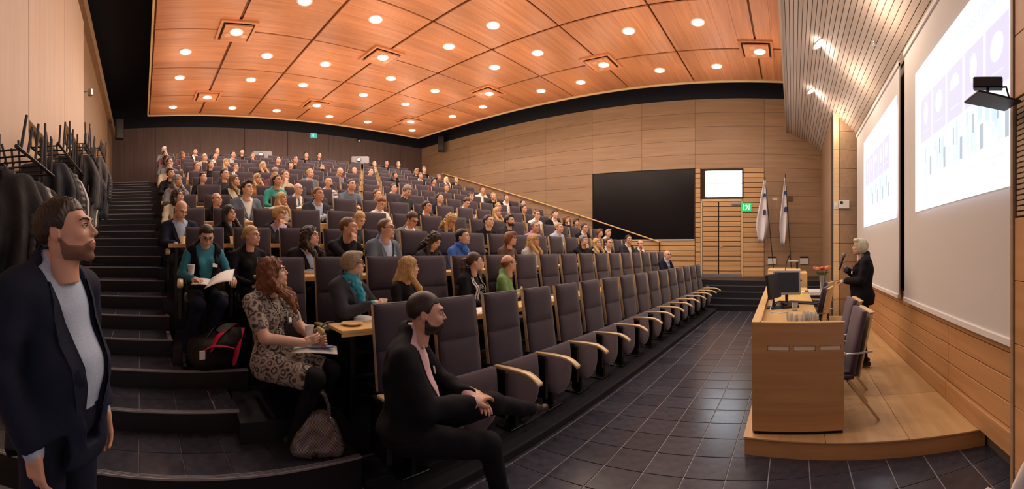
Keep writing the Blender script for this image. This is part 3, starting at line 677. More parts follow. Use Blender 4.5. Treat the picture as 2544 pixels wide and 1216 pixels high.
# ------------------------------------------------------------------ stage chairs
M_CHF = plain('chair_fabric', (.075, .042, .062), .85, noise=.2, nscale=200, bump=.2, sheen=.3)
def stage_chair(x, y, rz, label):
    t = thing('conference_chair', label, 'chair', (x, y, .15), rz, 'upholstered chairs behind the podium desk'); t.scale = (.92, .92, .90)
    # faces -Y local
    MB().box(-.23, .23, -.46, -.0, .42, .50).build('seat', M_CHF, t, bevel=.03, seg=2, smooth=True)
    b = rounded_slab(.44, .64, .05, 0, .46, .20, bulge=.02).mesh('backrest', M_CHF, smooth=True, bevel=.01); put('backrest', fix_normals(b), t, (0, -.14, 0))
    MB().obox((-.225, .01, .44), (.45, 0, 0), (0, .018, 0), (0, .135, .64)).build('back_shell', M_EDGEW, t, bevel=.004)
    MB().obox((-.235, .125, 1.075), (.47, 0, 0), (0, .045, 0), (0, .01, .02)).build('top_edge', M_EDGEW, t, bevel=.006)
    for s in (-1, 1):
        MB().tube([(s * .235, .15, 1.0 - .30), (s * .25, -.05, .69), (s * .25, -.36, .68), (s * .25, -.40, .66), (s * .245, -.36, .45)], .011, 8).build('arm_frame', M_METAL, t, smooth=True)
        MB().box(s * .25 - .022, s * .25 + .022, -.36, -.12, .69, .71).build('armrest', M_ARM, t, bevel=.006)
        MB().tube([(s * .21, -.30, .42), (s * .235, -.45, .0)], .013, 8).build('leg', M_METAL, t, smooth=True)
        MB().tube([(s * .21, -.10, .42), (s * .235, .22, .0)], .013, 8).build('leg', M_METAL, t, smooth=True)
    return t
# desk seats face the audience (+Y)
stage_chair(3.60, -.56, R(184), 'plum chair with wooden back edges nearest the desk end')
stage_chair(4.36, -.60, R(183), 'plum chair second from the near desk end')
stage_chair(5.75, -.42, R(165), 'plum chair turned towards the desk, third from the near end')
stage_chair(6.75, -.55, R(158), 'plum chair farthest along the desk near the flowers')
# low table with bouquet, dark bench
t = thing('side_table', 'low white topped side table behind the desk', 'table', (8.45, -.35, .0)); MB().box(-.3, .3, -.45, .42, .72, .80).build('table_top', M_WHITE, t, bevel=.006)
for s in (-.26, .26):
    for q in (-.4, .37): MB().box(s - .02, s + .02, q - .02, q + .02, 0, .72).build('leg', M_STEEL, t)
t = thing('flower_vase', 'glass vase with an orange and pink bouquet', 'flowers', (8.2, -.62, .80))
MB().lathe([(0, 0), (.05, 0), (.035, .06), (.06, .34), (.055, .34), (.03, .06), (0, .01)], 16).build('vase', M_GLASS, t, smooth=True)
stm = MB(); rnd = random.Random(4)
fl_cols = [(.85, .35, .10), (.80, .06, .12), (.85, .20, .35), (.9, .5, .2), (.75, .04, .10), (.85, .4, .3), (.9, .45, .12), (.8, .1, .2)]
for i in range(8):
    a = i * .785; rr = .10 if i else 0; hx, hy, hz = (.11 * math.cos(a) if i % 2 else .06 * math.cos(a)), (.14 * math.sin(a)), .46 + .04 * rnd.random()
    stm.tube([(0, 0, .05), (hx * .5, hy * .5, .3), (hx, hy, hz)], .005, 5)
    fm = MB()
    for L_ in range(3):
        for k in range(7):
            b = k * 2 * math.pi / 7 + L_ * .5; r0 = .012 + .013 * L_; fm.obox((hx + r0 * math.cos(b), hy + r0 * math.sin(b), hz + .03 - L_ * .012), (-.022 * math.sin(b), .022 * math.cos(b), 0), (.028 * math.cos(b), .028 * math.sin(b), .02), (0, 0, .004))
    fm.lathe([(0, -.01), (.03, .0), (.035, .025), (.0, .045)], 8, (hx, hy, hz)); fm.build('flower', plain('petal%d' % i, fl_cols[i], .6), t)
stm.build('stems', plain('stem_green', (.05, .14, .03), .6), t)
lf = MB()
for i in range(14): a = i * .45; lf.obox((.03 * math.cos(a), .03 * math.sin(a), .36), (-.03 * math.sin(a), .03 * math.cos(a), 0), (.10 * math.cos(a), .12 * math.sin(a), .05), (0, 0, .003))
o = lf.build('leaves', plain('leaf_green', (.04, .12, .03), .6), t); o['kind'] = 'stuff'
# ------------------------------------------------------------------ flags on leaning poles
def flag(s, z0, z1, w, skew, lean, label):
    b = WE(s, .35, z0); t = thing('flag', label, 'flag', WE(s + lean, .6, .78), 0, 'white flags beside the double door')
    o = WE(s + lean, .6, .78); top = WE(s, .45, z1 + .12)
    MB().tube([Vector((0, 0, 0)), top - o], .014, 8).build('flag_pole', M_STEEL, t, smooth=True)
    MB().lathe([(0, 0), (.16, 0), (.15, .03), (.03, .06), (0, .06)], 16).build('flag_base', M_STEEL, t)
    vs = []; fs = []; NX, NZ = 10, 16
    for j in range(NZ + 1):
        v = j / NZ; z = z1 - v * (z1 - z0)
        ww = w * (.15 + .85 * min(1, v * 1.6)) * (1 - max(0, v - .75) * 1.8)
        for i in range(NX + 1):
            u = i / NX; q = s - (u - .5) * ww + skew * v
            p = WE(q, .45 + .05 * math.sin(u * 9 + v * 2) * (.4 + v), z + .10 * (u - .5) * v); vs.append(p - o)
    for j in range(NZ):
        for i in range(NX): a = j * (NX + 1) + i; fs.append((a, a + 1, a + NX + 2, a + NX + 1))
    me = MB().add(vs, fs).mesh('flag_cloth', plain('flag_white', (.78, .77, .82), .8), smooth=True); o2 = put('flag_cloth', me, t)
    md = o2.modifiers.new('s', 'SOLIDIFY'); md.thickness = .004
    em = MB()
    for zc, hh in ((z1 - .50, .07), (z1 - 1.05, .10)):
        cpt = WE(s + skew * .4 - .02, .535, zc) - o; em.prism([(-.05, -hh), (.05, -hh * .6), (.05, hh * .8), (0, hh), (-.04, hh * .5)], cpt, -UE, Vector((0, 0, 1)), -NE * .006)
    em_o = em.build('flag_emblem', plain('emblem_navy', (.03, .05, .16), .7), t); em_o['kind'] = 'stuff'
flag(-.66, 1.95, 3.95, .42, .10, -.30, 'white flag with navy emblem hanging nearer the door')
flag(-1.33, 1.85, 4.05, .30, .06, -.75 + .55, 'white flag with navy print hanging farther from the door')
for s, lb in ((-.92, 'nearer the door'), (-2.02, 'nearer the pillar')):
    t = thing('wall_socket_box', 'white wall box with dark top, %s' % lb, 'wall box', WE(s, 0, 1.20)); b = WE(s, 0, 1.20)
    for nm, z0, z1, mt in (('box_front', 0, .20, M_WHITE), ('box_lid', .20, .26, M_STEEL)):
        m = MB(); m.obox(WE(s - .14, .08, 1.20 + z0) - b, UE * .28, NE * .08, Vector((0, 0, z1 - z0))); m.build(nm, mt, t)
def wallbit(name, label, cat, s, z, w, h, mat, off=.06, parts=None):
    b = WE(s, 0, z); t = thing(name, label, cat, b); m = MB(); m.obox(WE(s - w / 2, off, z - h / 2) - b, UE * w, NE * (off - .02), Vector((0, 0, h))); m.build(name + '_body', mat, t); return t, b
t, b = wallbit('exit_sign', 'green emergency exit sign beside the door closer', 'sign', -.06, 3.12, .34, .28, plain('exit_green', (.01, .30, .10), .5, emit=(.02, .55, .16), es=.8), .10)
m = MB()
def seg(u0, z0, u1, z1, wd=.02): 
    a = WE(-.06 + u0, .105, 3.12 + z0) - b; c = WE(-.06 + u1, .105, 3.12 + z1) - b; dd = (c - a); m.obox(a, dd, dd.cross(NE).normalized() * wd, -NE * .004)
seg(.06, .02, .0, .06); seg(.0, .06, -.02, -.02); seg(-.02, -.02, .05, -.09); seg(-.02, -.02, -.08, -.08); seg(.0, .05, -.07, .01); seg(-.10, -.10, -.10, .10, .015); seg(.10, .10, .10, -.10, .015)
m.lathe([(0, -.004), (.018, 0), (0, .02)], 8, tuple(WE(-.06 - .01, .108, 3.12 + .09) - b)); m.build('running_figure', plain('exit_white', (.8, .9, .8), .5, emit=(.8, 1, .85), es=.8), t)
t, b = wallbit('wall_outlet', 'small white electrical outlet low on the side wall', 'outlet', -.60, 1.02, .09, .09, M_WHITE, .04); m = MB(); m.obox(WE(-.60 - .02, .045, 1.0) - b, UE * .04, -NE * .004, Vector((0, 0, .04))); m.build('outlet_socket', M_STEEL, t)
t, b = wallbit('wall_plate', 'small pale plate on the wall between the flags', 'plate', -1.02, 3.40, .16, .09, M_WHITE, .05)
t, b = wallbit('wall_plate', 'dark round wall device beside the farther flag', 'plate', -1.55, 3.42, .16, .16, plain('brown_cap', (.16, .08, .04), .6), .07)
# loudspeakers hung near the back corners, back exit sign, back camera
def wall_speaker(x, y, z, rz, label):
    t = thing('loudspeaker', label, 'loudspeaker', (x, y, z), rz, 'hanging loudspeakers'); MB().box(-.14, .14, -.14, .14, -.35, .35).build('speaker_cabinet', M_PLASTB, t, bevel=.01); MB().box(-.12, .12, -.150, -.14, -.32, .32).build('speaker_grille', M_STEEL, t); MB().box(-.02, .02, .1, .3, .1, .14).build('speaker_bracket', M_STEEL, t)
wall_speaker(sx(-.8, 13.9), 13.9, 6.1, R(20), 'black loudspeaker hung above the coat racks')
wall_speaker(sx(12.7, 14.2), 14.2, 6.62, R(-40), 'black loudspeaker in the far back corner')
t = thing('exit_sign', 'small teal exit sign high on the back wall', 'sign', (5.35, 15.98, 6.68)); MB().box(-.14, .14, -.06, 0, -.1, .1).build('exit_sign_body', plain('exit_teal', (.02, .3, .25), .5, emit=(.10, .55, .48), es=.7), t)
MB().box(-.05, .0, -.066, -.06, -.06, .06).build('exit_arrow', plain('exit_white', (.8, .9, .8)), t)
t = thing('ceiling_camera', 'small grey camera on the back wall below the ceiling', 'camera', (7.5, 15.85, 6.7)); MB().lathe([(0, -.1), (.06, -.08), (.08, 0), (.05, .06), (0, .06)], 12).build('camera_dome', M_METAL, t, smooth=True); MB().box(-.02, .02, 0, .1, .05, .1).build('camera_mount', M_STEEL, t)
# projectors at the top of the tiers
for (x, y, z, lb) in ((2.95, 15.3, 5.46, 'left of the aisle of seats'), (7.15, 15.0, 5.50, 'towards the far corner')):
    t = thing('projector', 'grey projector with glowing lens at the back, ' + ('nearer the stairs' if x < 5 else 'farther from the stairs'), 'projector', (x, y, z), math.atan2(x, y) * -1 * -1 if False else -math.atan2(x, y), 'projectors at the back of the hall')
    MB().box(-.38, .38, -.3, .3, -.16, .16).build('projector_case', plain('projector_grey', (.30, .30, .33), .4), t, bevel=.03, seg=2); MB().lathe([(.09, 0), (.09, .05), (.07, .06), (0, .055)], 18).build('projector_ring', M_STEEL, t, loc=(-.05, -.30, .0)).rotation_euler = (math.pi / 2, 0, 0)
    lo = MB().lathe([(0, .0), (.068, .0), (.06, .012), (0, .02)], 16).build('projector_lens', plain('lens_glow', (.8, .9, 1), .2, emit=(.8, .9, 1), es=5), t, smooth=True, loc=(-.05, -.355, 0)); lo.rotation_euler = (math.pi / 2, 0, 0)
    MB().box(-.5, .5, -.35, .35, -.24, -.19).build('projector_shelf', M_BLACK, t); MB().box(-.04, .04, -.04, .04, -1.42, -.24).build('shelf_post', M_STEEL, t)
# black device on a shelf fixed to the near pier
t = thing('shelf_camera', 'black tracking camera on a black wall shelf by the screen', 'camera', (1.80, -1.0, 2.545)); t.scale = (.72, .72, .72)
MB().box(-.12, .12, -.22, .14, -.07, -.055).build('camera_shelf', M_PLASTB, t, bevel=.003)
MB().tube([(0, 0, -.055), (0, 0, .02)], .012, 8).build('camera_neck', M_PLASTB, t); 
o = MB().box(-.11, .11, -.035, .035, .02, .10).build('camera_body', M_PLASTB, t, bevel=.008); o.rotation_euler = (0, R(0), R(60))
MB().tube([(.03, -.09, .06), (.0, -.16, .07), (.02, -.2, .0), (.0, -.23, -.05)], .008, 6).build('camera_cable', M_PLASTB, t, smooth=True)
# wall lamp on the left wall
t = thing('wall_spotlight', 'small brushed metal spotlight high on the left wall', 'light', (sx(-1.12, 7.98), 7.98, 5.1)); MB().tube([(-.12, 0, 0), (0, 0, .0)], .015, 8).build('lamp_arm', M_METAL, t); MB().lathe([(0, .08), (.05, .07), (.06, -.06), (.045, -.07), (0, -.04)], 14).build('lamp_head', M_METAL, t, smooth=True, loc=(.03, 0, -.03))
# white moulded chair at the near right edge
t = thing('plastic_chair', 'white moulded chair back beside the wall pier', 'chair', (1.50, -.88, 0), R(112))
vs = []; fs = []
for j in range(11):
    v = j / 10
    for i in range(11):
        u = i / 10 - .5; z = .42 + .50 * v; w_ = .46 * math.sqrt(max(.02, 1 - max(0, v - .55) ** 2 / .2025 * .96)); vs.append((u * w_, .20 + .10 * v - .18 * u * u * 1.2, z - .0))
for j in range(10):
    for i in range(10): a = j * 11 + i; fs.append((a, a + 1, a + 12, a + 11))
o = MB().add(vs, fs).build('backrest', plain('white_shell', (.72, .68, .66), .35), t, smooth=True); md = o.modifiers.new('s', 'SOLIDIFY'); md.thickness = .014
MB().box(-.23, .23, -.24, .22, .41, .43).build('seat', MATS['white_shell'], t, bevel=.01)
for s in (-1, 1):
    for q in (-1, 1): MB().tube([(s * .16, q * .16, .41), (s * .21, q * .23, 0)], .011, 8).build('leg', M_METAL, t)
# devices on the pillar
t = thing('wall_sensor', 'white sensor plate with black dome on the pillar', 'sensor', (9.15, -1.22, 2.78)); MB().box(-.03, .0, -.13, .13, -.10, .10).build('sensor_plate', M_WHITE, t, bevel=.006); MB().lathe([(0, .02), (.03, .015), (.04, 0)], 12).build('sensor_dome', M_PLASTB, t, loc=(-.03, .06, .04)).rotation_euler = (0, R(-90), 0)
t = thing('light_switch', 'small white switch on the pillar edge', 'switch', (9.17, -1.03, 2.75)); MB().box(-.01, 0, -.05, .05, -.08, .08).build('switch_plate', M_WHITE, t); MB().box(-.02, -.01, -.02, .02, -.03, .03).build('switch_rocker', M_WHITE, t)
# ------------------------------------------------------------------ smooth solid modelling (fields -> one continuous surface)
def V3(*a): return np.array(a, dtype=np.float32)
def seg_d(P, a, b, ra, rb):
    a = V3(*a); b = V3(*b); ab = b - a; L2 = float(ab @ ab) + 1e-9
    t = np.clip((P - a) @ ab / L2, 0, 1); q = P - a - t[:, None] * ab
    return np.sqrt((q * q).sum(1)) - (ra + (rb - ra) * t)
def ell_d(P, c, r):
    q = (P - V3(*c)); r = V3(*r); k0 = np.sqrt(((q / r) ** 2).sum(1)); k1 = np.sqrt(((q / (r * r)) ** 2).sum(1)) + 1e-6
    return k0 * (k0 - 1) / k1
def box_d(P, c, h, rr):
    q = np.abs(P - V3(*c)) - (V3(*h) - rr); return np.sqrt((np.maximum(q, 0) ** 2).sum(1)) + np.minimum(q.max(1), 0) - rr
def smin(a, b, k):
    h = np.clip(.5 + .5 * (b - a) / k, 0, 1); return b + (a - b) * h - k * h * (1 - h)
def smax(a, b, k): return -smin(-a, -b, k)
def chain(P, pts, rs):
    d = None
    for i in range(len(pts) - 1):
        e = seg_d(P, pts[i], pts[i + 1], rs[i], rs[i + 1]); d = e if d is None else np.minimum(d, e)
    return d
def surf(fn, lo, hi, h):
    lo = V3(*lo); hi = V3(*hi); n = np.ceil((hi - lo) / h).astype(int) + 1
    ax = [lo[i] + h * np.arange(n[i], dtype=np.float32) for i in range(3)]
    G = np.stack(np.meshgrid(*ax, indexing='ij'), -1).reshape(-1, 3)
    v = fn(G).reshape(n).astype(np.float32)
    v[0] = np.maximum(v[0], .5 * h); v[-1] = np.maximum(v[-1], .5 * h); v[:, 0] = np.maximum(v[:, 0], .5 * h); v[:, -1] = np.maximum(v[:, -1], .5 * h); v[:, :, 0] = np.maximum(v[:, :, 0], .5 * h); v[:, :, -1] = np.maximum(v[:, :, -1], .5 * h)
    s = v < 0; nc = n - 1
    acc = np.zeros((*nc, 3), np.float32); cnt = np.zeros(nc, np.float32)
    for axi in range(3):
        o1, o2 = [i for i in range(3) if i != axi]
        for b1 in (0, 1):
            for b2 in (0, 1):
                sl0 = [None] * 3; sl1 = [None] * 3
                sl0[axi] = slice(0, nc[axi]); sl1[axi] = slice(1, nc[axi] + 1)
                for o, b in ((o1, b1), (o2, b2)): sl0[o] = slice(b, nc[o] + b); sl1[o] = slice(b, nc[o] + b)
                A = v[tuple(sl0)]; B = v[tuple(sl1)]; x = (A < 0) != (B < 0)
                t = np.where(x, A / np.where(x, A - B, 1), 0); cnt += x
                acc[..., axi] += t * x; acc[..., o1] += b1 * x; acc[..., o2] += b2 * x
    act = cnt > 0; idx = -np.ones(nc, np.int64); idx[act] = np.arange(act.sum())
    ijk = np.argwhere(act); pos = lo + h * (ijk + acc[act] / cnt[act][:, None])
    quads = []
    for axi in range(3):
        o1, o2 = [(1, 2), (2, 0), (0, 1)][axi]
        sa = [slice(None)] * 3; sb = [slice(None)] * 3; sa[axi] = slice(0, n[axi] - 1); sb[axi] = slice(1, n[axi])
        A = s[tuple(sa)]; B = s[tuple(sb)]; X = A != B
        e = np.argwhere(X); ok = (e[:, o1] > 0) & (e[:, o2] > 0) & (e[:, o1] < nc[o1]) & (e[:, o2] < nc[o2]); e = e[ok]
        fl = A[tuple(e.T)]
        def cell(d1, d2):
            q = e.copy(); q[:, o1] -= d1; q[:, o2] -= d2; return idx[tuple(q.T)]
        q = np.stack([cell(1, 1), cell(0, 1), cell(0, 0), cell(1, 0)], 1); q[~fl] = q[~fl][:, ::-1]; quads.append(q)
    return pos.astype(np.float32), np.concatenate(quads)
def wob(P, f, seed=0):
    x, y, z = P[:, 0] * f, P[:, 1] * f, P[:, 2] * f
    return (np.sin(x * 1.7 + 2.1 * np.sin(y * .9 + seed) + seed) + np.sin(y * 2.3 + 1.7 * np.sin(z * 1.1 + seed * 2)) + np.sin(z * 1.9 + 1.9 * np.sin(x * 1.3 + seed * 3))) / 3
class Part:                      # vertices, quads and a material name per quad
    def __init__(s, v=None, q=None, m=None): s.v = v if v is not None else np.zeros((0, 3), np.float32); s.q = q if q is not None else np.zeros((0, 4), np.int64); s.m = m if m is not None else np.zeros(0, np.int64)
    def tr(s, M, t=(0, 0, 0)): return Part(s.v @ np.array(M, np.float32).T + V3(*t), s.q, s.m)
def join(parts):
    vs, qs, ms, b = [], [], [], 0
    for p in parts: vs.append(p.v); qs.append(p.q + b); ms.append(p.m); b += len(p.v)
    return Part(np.concatenate(vs), np.concatenate(qs), np.concatenate(ms))
def np_mesh(name, p, mats):
    me = bpy.data.meshes.new(name); nv, nq = len(p.v), len(p.q)
    me.vertices.add(nv); me.vertices.foreach_set('co', p.v.astype(np.float32).ravel())
    me.loops.add(nq * 4); me.loops.foreach_set('vertex_index', p.q.astype(np.int32).ravel())
    me.polygons.add(nq); me.polygons.foreach_set('loop_start', np.arange(nq, dtype=np.int32) * 4)
    for m in mats: me.materials.append(m)
    me.polygons.foreach_set('material_index', p.m.astype(np.int32)); me.polygons.foreach_set('use_smooth', np.ones(nq, bool))
    me.update(calc_edges=True); return me
def rotm(yaw=0, pitch=0, roll=0):
    # yaw about Z (positive turns the -Y face towards +X), pitch positive looks up
    cy, sy = math.cos(R(yaw)), math.sin(R(yaw)); cp, sp = math.cos(-R(pitch)), math.sin(-R(pitch)); cr, sr = math.cos(R(roll)), math.sin(R(roll))
    Z = np.array([[cy, -sy, 0], [sy, cy, 0], [0, 0, 1]]); X = np.array([[1, 0, 0], [0, cp, -sp], [0, sp, cp]]); Y = np.array([[cr, 0, sr], [0, 1, 0], [-sr, 0, cr]])
    return Z @ X @ Y
# ---------------------------------------------------------------- head
SKIN, EYEW, IRIS, LIP, BROW, TOP, LEGS, SHOE = range(8)
def head_field(P, fem=0, full=0):
    x = np.abs(P[:, 0]); Q = P.copy(); Q[:, 0] = x
    d = ell_d(P, (0, .014, .034), (.074, .093, .086))
    d = smin(d, ell_d(P, (0, -.028, -.02), (.060 + .004 * full, .066, .080)), .03)
    d = smin(d, ell_d(Q, (.034, -.02, -.062), (.030 + .006 * full, .045, .035)), .03)
    d = smin(d, ell_d(P, (0, -.073, -.098), (.021 - .003 * fem, .018, .017)), .025)      # chin
    d = smin(d, seg_d(Q, (.036, -.076, .030), (.012, -.087, .028), .012 - .004 * fem, .012 - .004 * fem), .018)   # brow
    d = smin(d, ell_d(Q, (.040 , -.064, -.022), (.020, .020, .017)), .022)              # cheek
    d = smax(d, -ell_d(Q, (.031, -.099, .008), (.019, .017, .013)), .014)               # eye sockets
    d = smin(d, ell_d(Q, (.031, -.080, .0095), (.0165, .0115, .0085)), .004)            # lids
    d = smin(d, seg_d(P, (0, -.088, .016), (0, -.109, -.020), .0065, .0098 - .001 * fem), .011)    # nose
    d = smin(d, ell_d(Q, (.011, -.099, -.024), (.0075, .010, .0065)), .006)
    d = smin(d, ell_d(P, (0, -.080, -.055), (.028, .020, .022)), .018)                  # muzzle
    d = smin(d, ell_d(P, (0, -.0970, -.0535), (.021, .0055, .0044)), .004)              # lips
    d = smin(d, ell_d(P, (0, -.0950, -.0640), (.018, .0058, .0050)), .004)
    d = smax(d, -ell_d(P, (0, -.106, -.0585), (.022, .008, .0012)), .003)
    e = ell_d(Q @ np.array([[1, .0, 0], [0, .97, -.24], [0, .24, .97]], np.float32).T, (.076, .012, -.002), (.008, .019, .031))
    e = smax(e, -ell_d(Q, (.086, .008, .0), (.006, .010, .018)), .004)
    d = smin(d, e, .006)
    d = smin(d, seg_d(P, (0, .018, -.055), (0, .035, -.17), .052 - .006 * fem, .056 - .006 * fem), .022)      # neck
    return d
HEADS = {}
def sphere(c, r, n=10, m=EYEW, dark=None, flat=1):
    mb = MB(); mb.lathe([(0, -r)] + [(r * math.cos(t), r * math.sin(t)) for t in np.linspace(-1.3, 1.3, n)] + [(0, r)], n * 2); v = np.array(mb.v, np.float32)
    q = np.array([f if len(f) == 4 else (*f, f[-1]) for f in mb.f], np.int64)
    v = v[:, [0, 2, 1]] * V3(1, -1, 1); cen = v[q].mean(1); mm = np.full(len(q), m); 
    if dark is not None: mm[cen[:, 1] < -r * .86] = dark
    return Part(v + V3(*c), q, mm)
def tube_part(pts, r, m, n=6):
    mb = MB(); mb.tube(pts, r, n, cap=False); return Part(np.array(mb.v, np.float32), np.array(mb.f, np.int64), np.full(len(mb.f), m))
def head_part(fem, full, h):
    key = (fem, full, h)
    if key in HEADS: return HEADS[key]
    v, q = surf(lambda P: head_field(P, fem, full), (-.10, -.135, -.185), (.10, .125, .135), h)
    c = v[q].mean(1); m = np.full(len(q), SKIN)
    lip = (np.abs(c[:, 0]) < .0215 - .25 * np.abs(c[:, 2] + .0585)) & (c[:, 2] < -.0495) & (c[:, 2] > -.0695) & (c[:, 1] < -.090)
    m[lip] = LIP
    ps = [Part(v, q, m)]
    for s in (-1, 1):
        if h < .008:
            ps.append(sphere((s * .031, -.0795, .0085), .0125, 8, EYEW, IRIS))
            ps.append(tube_part([(s * .047, -.080, .0075), (s * .040, -.0885, .0135), (s * .031, -.0935, .0155), (s * .022, -.0925, .0125), (s * .016, -.088, .0065)], [.0012, .0018, .0022, .0018, .001], BROW, 5))
            ps.append(tube_part([(s * .052, -.075, .026), (s * .043, -.087, .0325), (s * .028, -.0955, .032), (s * .014, -.097, .027)], [.0015, .0038, .0045, .0035], BROW, 6))
        else: ps.append(sphere((s * .031, -.084, .009), .0095, 4, IRIS)); ps.append(tube_part([(s * .050, -.078, .027), (s * .030, -.096, .032), (s * .014, -.097, .027)], .0045, BROW, 4))
    HEADS[key] = join(ps); return HEADS[key]
# ---------------------------------------------------------------- hair
def hair_field(P, st):
    x, y, z = P[:, 0], P[:, 1], P[:, 2]; ax = np.abs(x)
    ang = np.arctan2(x, y + .001); st_amp = .0022
    rel = st_amp * np.sin(ang * 34 + 3 * np.sin(z * 60)) 
    def S(g): return ell_d(P, (0, .014, .034), (.076 + g, .096 + g, .089 + g))
    recede = {'receding': .014, 'short': .002, 'quiff': .004}.get(st, 0)
    line = np.interp(y, [-.12, -.088, -.070, -.045, -.02, .0, .035, .06, .10], [.086 + recede, .074 + recede, .066 + recede * 3, .056 + recede, .012, -.014, .004, -.03, -.062]).astype(np.float32)
    line = line + np.where((y < -.03) & (ax > .03), (ax - .03) * .35, 0) + .003 * np.sin(ax * 260)
    cut = (line - z) * .75
    grow = np.clip((z - line) * .22 + .0012, 0, .0115)
    if st in ('short', 'receding'): d = smax(S(0) - grow + rel * np.clip(grow * 120, 0, 1.3), cut - .003, .002)
    elif st == 'crop': d = smax(S(0) - np.clip(grow * .5, .0012, .004), cut - .002, .002)
    elif st == 'quiff': d = smax(S(0) - grow * 1.2 + rel, cut - .003, .002); d = smin(d, ell_d(P, (.008, -.050, .112), (.052, .045, .022)) + rel, .02)
    elif st == 'fringe_bald': d = smax(smax(S(.006) + rel, cut, .006), (z - .045), .012)
    elif st == 'curly': d = smax(S(.018) + .006 * wob(P, 130) , cut, .01)
    elif st in ('bob', 'pixie'):
        d = smin(S(.013), ell_d(P, (0, .03, -.02 if st == 'bob' else .0), (.092, .088, .088 if st == 'bob' else .070)), .03) + rel
        d = smin(d, ell_d(P, (.02, -.05, .095), (.062, .055, .034)) + rel, .02)
        d = smax(d, -ell_d(P, (0, -.105, -.035), (.060, .080, .100)), .012); d = smax(d, -z - (.095 if st == 'bob' else .05), .01); d = smax(d, -np.maximum(np.maximum(y + .088, z - .050), -.13 - z), .008)
    elif st in ('long', 'wavy'):
        w = .010 * wob(P, 55) if st == 'wavy' else .003 * wob(P, 40)
        d = S(.013) + rel
        Q = P.copy(); Q[:, 0] = ax
        d = smin(d, ell_d(P, (0, .045, -.05), (.090, .070, .12)), .03)
        d = smin(d, chain(Q, [(.070, .0, .03), (.086, .0, -.07), (.092, -.05, -.15), (.092, -.105, -.22), (.082, -.125, -.32)], [.026, .031, .034, .032, .012]), .03)
        d = smin(d, chain(P, [(0, .07, -.05), (0, .115, -.15), (0, .15, -.27)], [.07, .068, .04]), .03) + w + rel
        d = smax(d, -ell_d(P, (0, -.105, -.035), (.064, .085, .105)), .012); d = smax(d, -ell_d(P, (0, -.07, -.20), (.056, .10, .16)), .012); d = smax(d, -np.maximum(np.maximum(y + .086, z - .052), -.13 - z), .008)
    elif st in ('ponytail', 'bun', 'tied'):
        d = smax(S(0) - np.clip(grow, .0012, .009) + rel * .5, cut - .003, .003)
        if st == 'ponytail': d = smin(d, chain(P, [(0, .105, .045), (0, .15, .03), (-.01, .165, -.06), (-.02, .15, -.17)], [.018, .028, .034, .010]) + rel * 2 + .005 * wob(P, 60), .012)
        elif st == 'bun': d = smin(d, ell_d(P, (0, .118, .0), (.034, .030, .034)) + rel, .012)
        else: d = smin(d, ell_d(P, (0, .10, -.045), (.036, .03, .04)) + rel, .012)
    elif st == 'headscarf': d = smax(S(.012), cut, .01); d = smin(d, ell_d(P, (0, .04, -.06), (.07, .06, .10)), .03); d = smax(d, -ell_d(P, (0, -.09, -.03), (.058, .08, .095)), .01)
    return d
HAIRS = {}
def hair_part(st, h):
    if st == 'bald': return None
    if (st, h) in HAIRS: return HAIRS[(st, h)]
    v, q = surf(lambda P: hair_field(P, st), (-.135, -.15, -.36), (.135, .21, .16), h)
    HAIRS[(st, h)] = Part(v, q, np.zeros(len(q), np.int64)); return HAIRS[(st, h)]
BEARDS = {}
def beard_part(kind, fem, full, h):
    k = (kind, h)
    if k not in BEARDS:
        def f(P):
            d = head_field(P, 0, full) - (.0042 if kind != 'stubble' else .0014); x, y, z = np.abs(P[:, 0]), P[:, 1], P[:, 2]
            d = smax(d, -seg_d(P, (0, .018, -.10), (0, .035, -.17), .054, .058), .004)
            if kind == 'goatee': reg = ell_d(P, (0, -.085, -.078), (.030, .04, .040))
            else: reg = np.maximum(np.maximum(z - np.interp(y, [-.10, -.07, -.03, .0], [-.040, -.058, -.050, -.016]), y - .004), -z - .125)
            d = smax(d, reg, .006); return smax(d, -ell_d(P, (0, -.105, -.0585), (.024, .03, .011)), .004)
        v, q = surf(f, (-.09, -.13, -.135), (.09, .02, .01), h); BEARDS[k] = Part(v, q, np.zeros(len(q), np.int64))
    return BEARDS[k]
def glasses_part():
    ps = []
    for s in (-1, 1):
        pts = [(s * (.0325 + .0235 * math.copysign(abs(math.cos(t)) ** .7, math.cos(t))), -.106 + .006 * abs(math.cos(t)), .006 + .0155 * math.copysign(abs(math.sin(t)) ** .7, math.sin(t))) for t in np.linspace(0, 2 * math.pi, 17)]
        ps.append(tube_part(pts, .0019, 0, 5)); ps.append(tube_part([(s * .056, -.102, .012), (s * .074, -.075, .012), (s * .080, -.0, .010), (s * .080, .012, .0)], .0019, 0, 5))
    ps.append(tube_part([(-.009, -.107, .010), (0, -.112, .013), (.009, -.107, .010)], .0019, 0, 5)); return join(ps)
GLP = glasses_part()
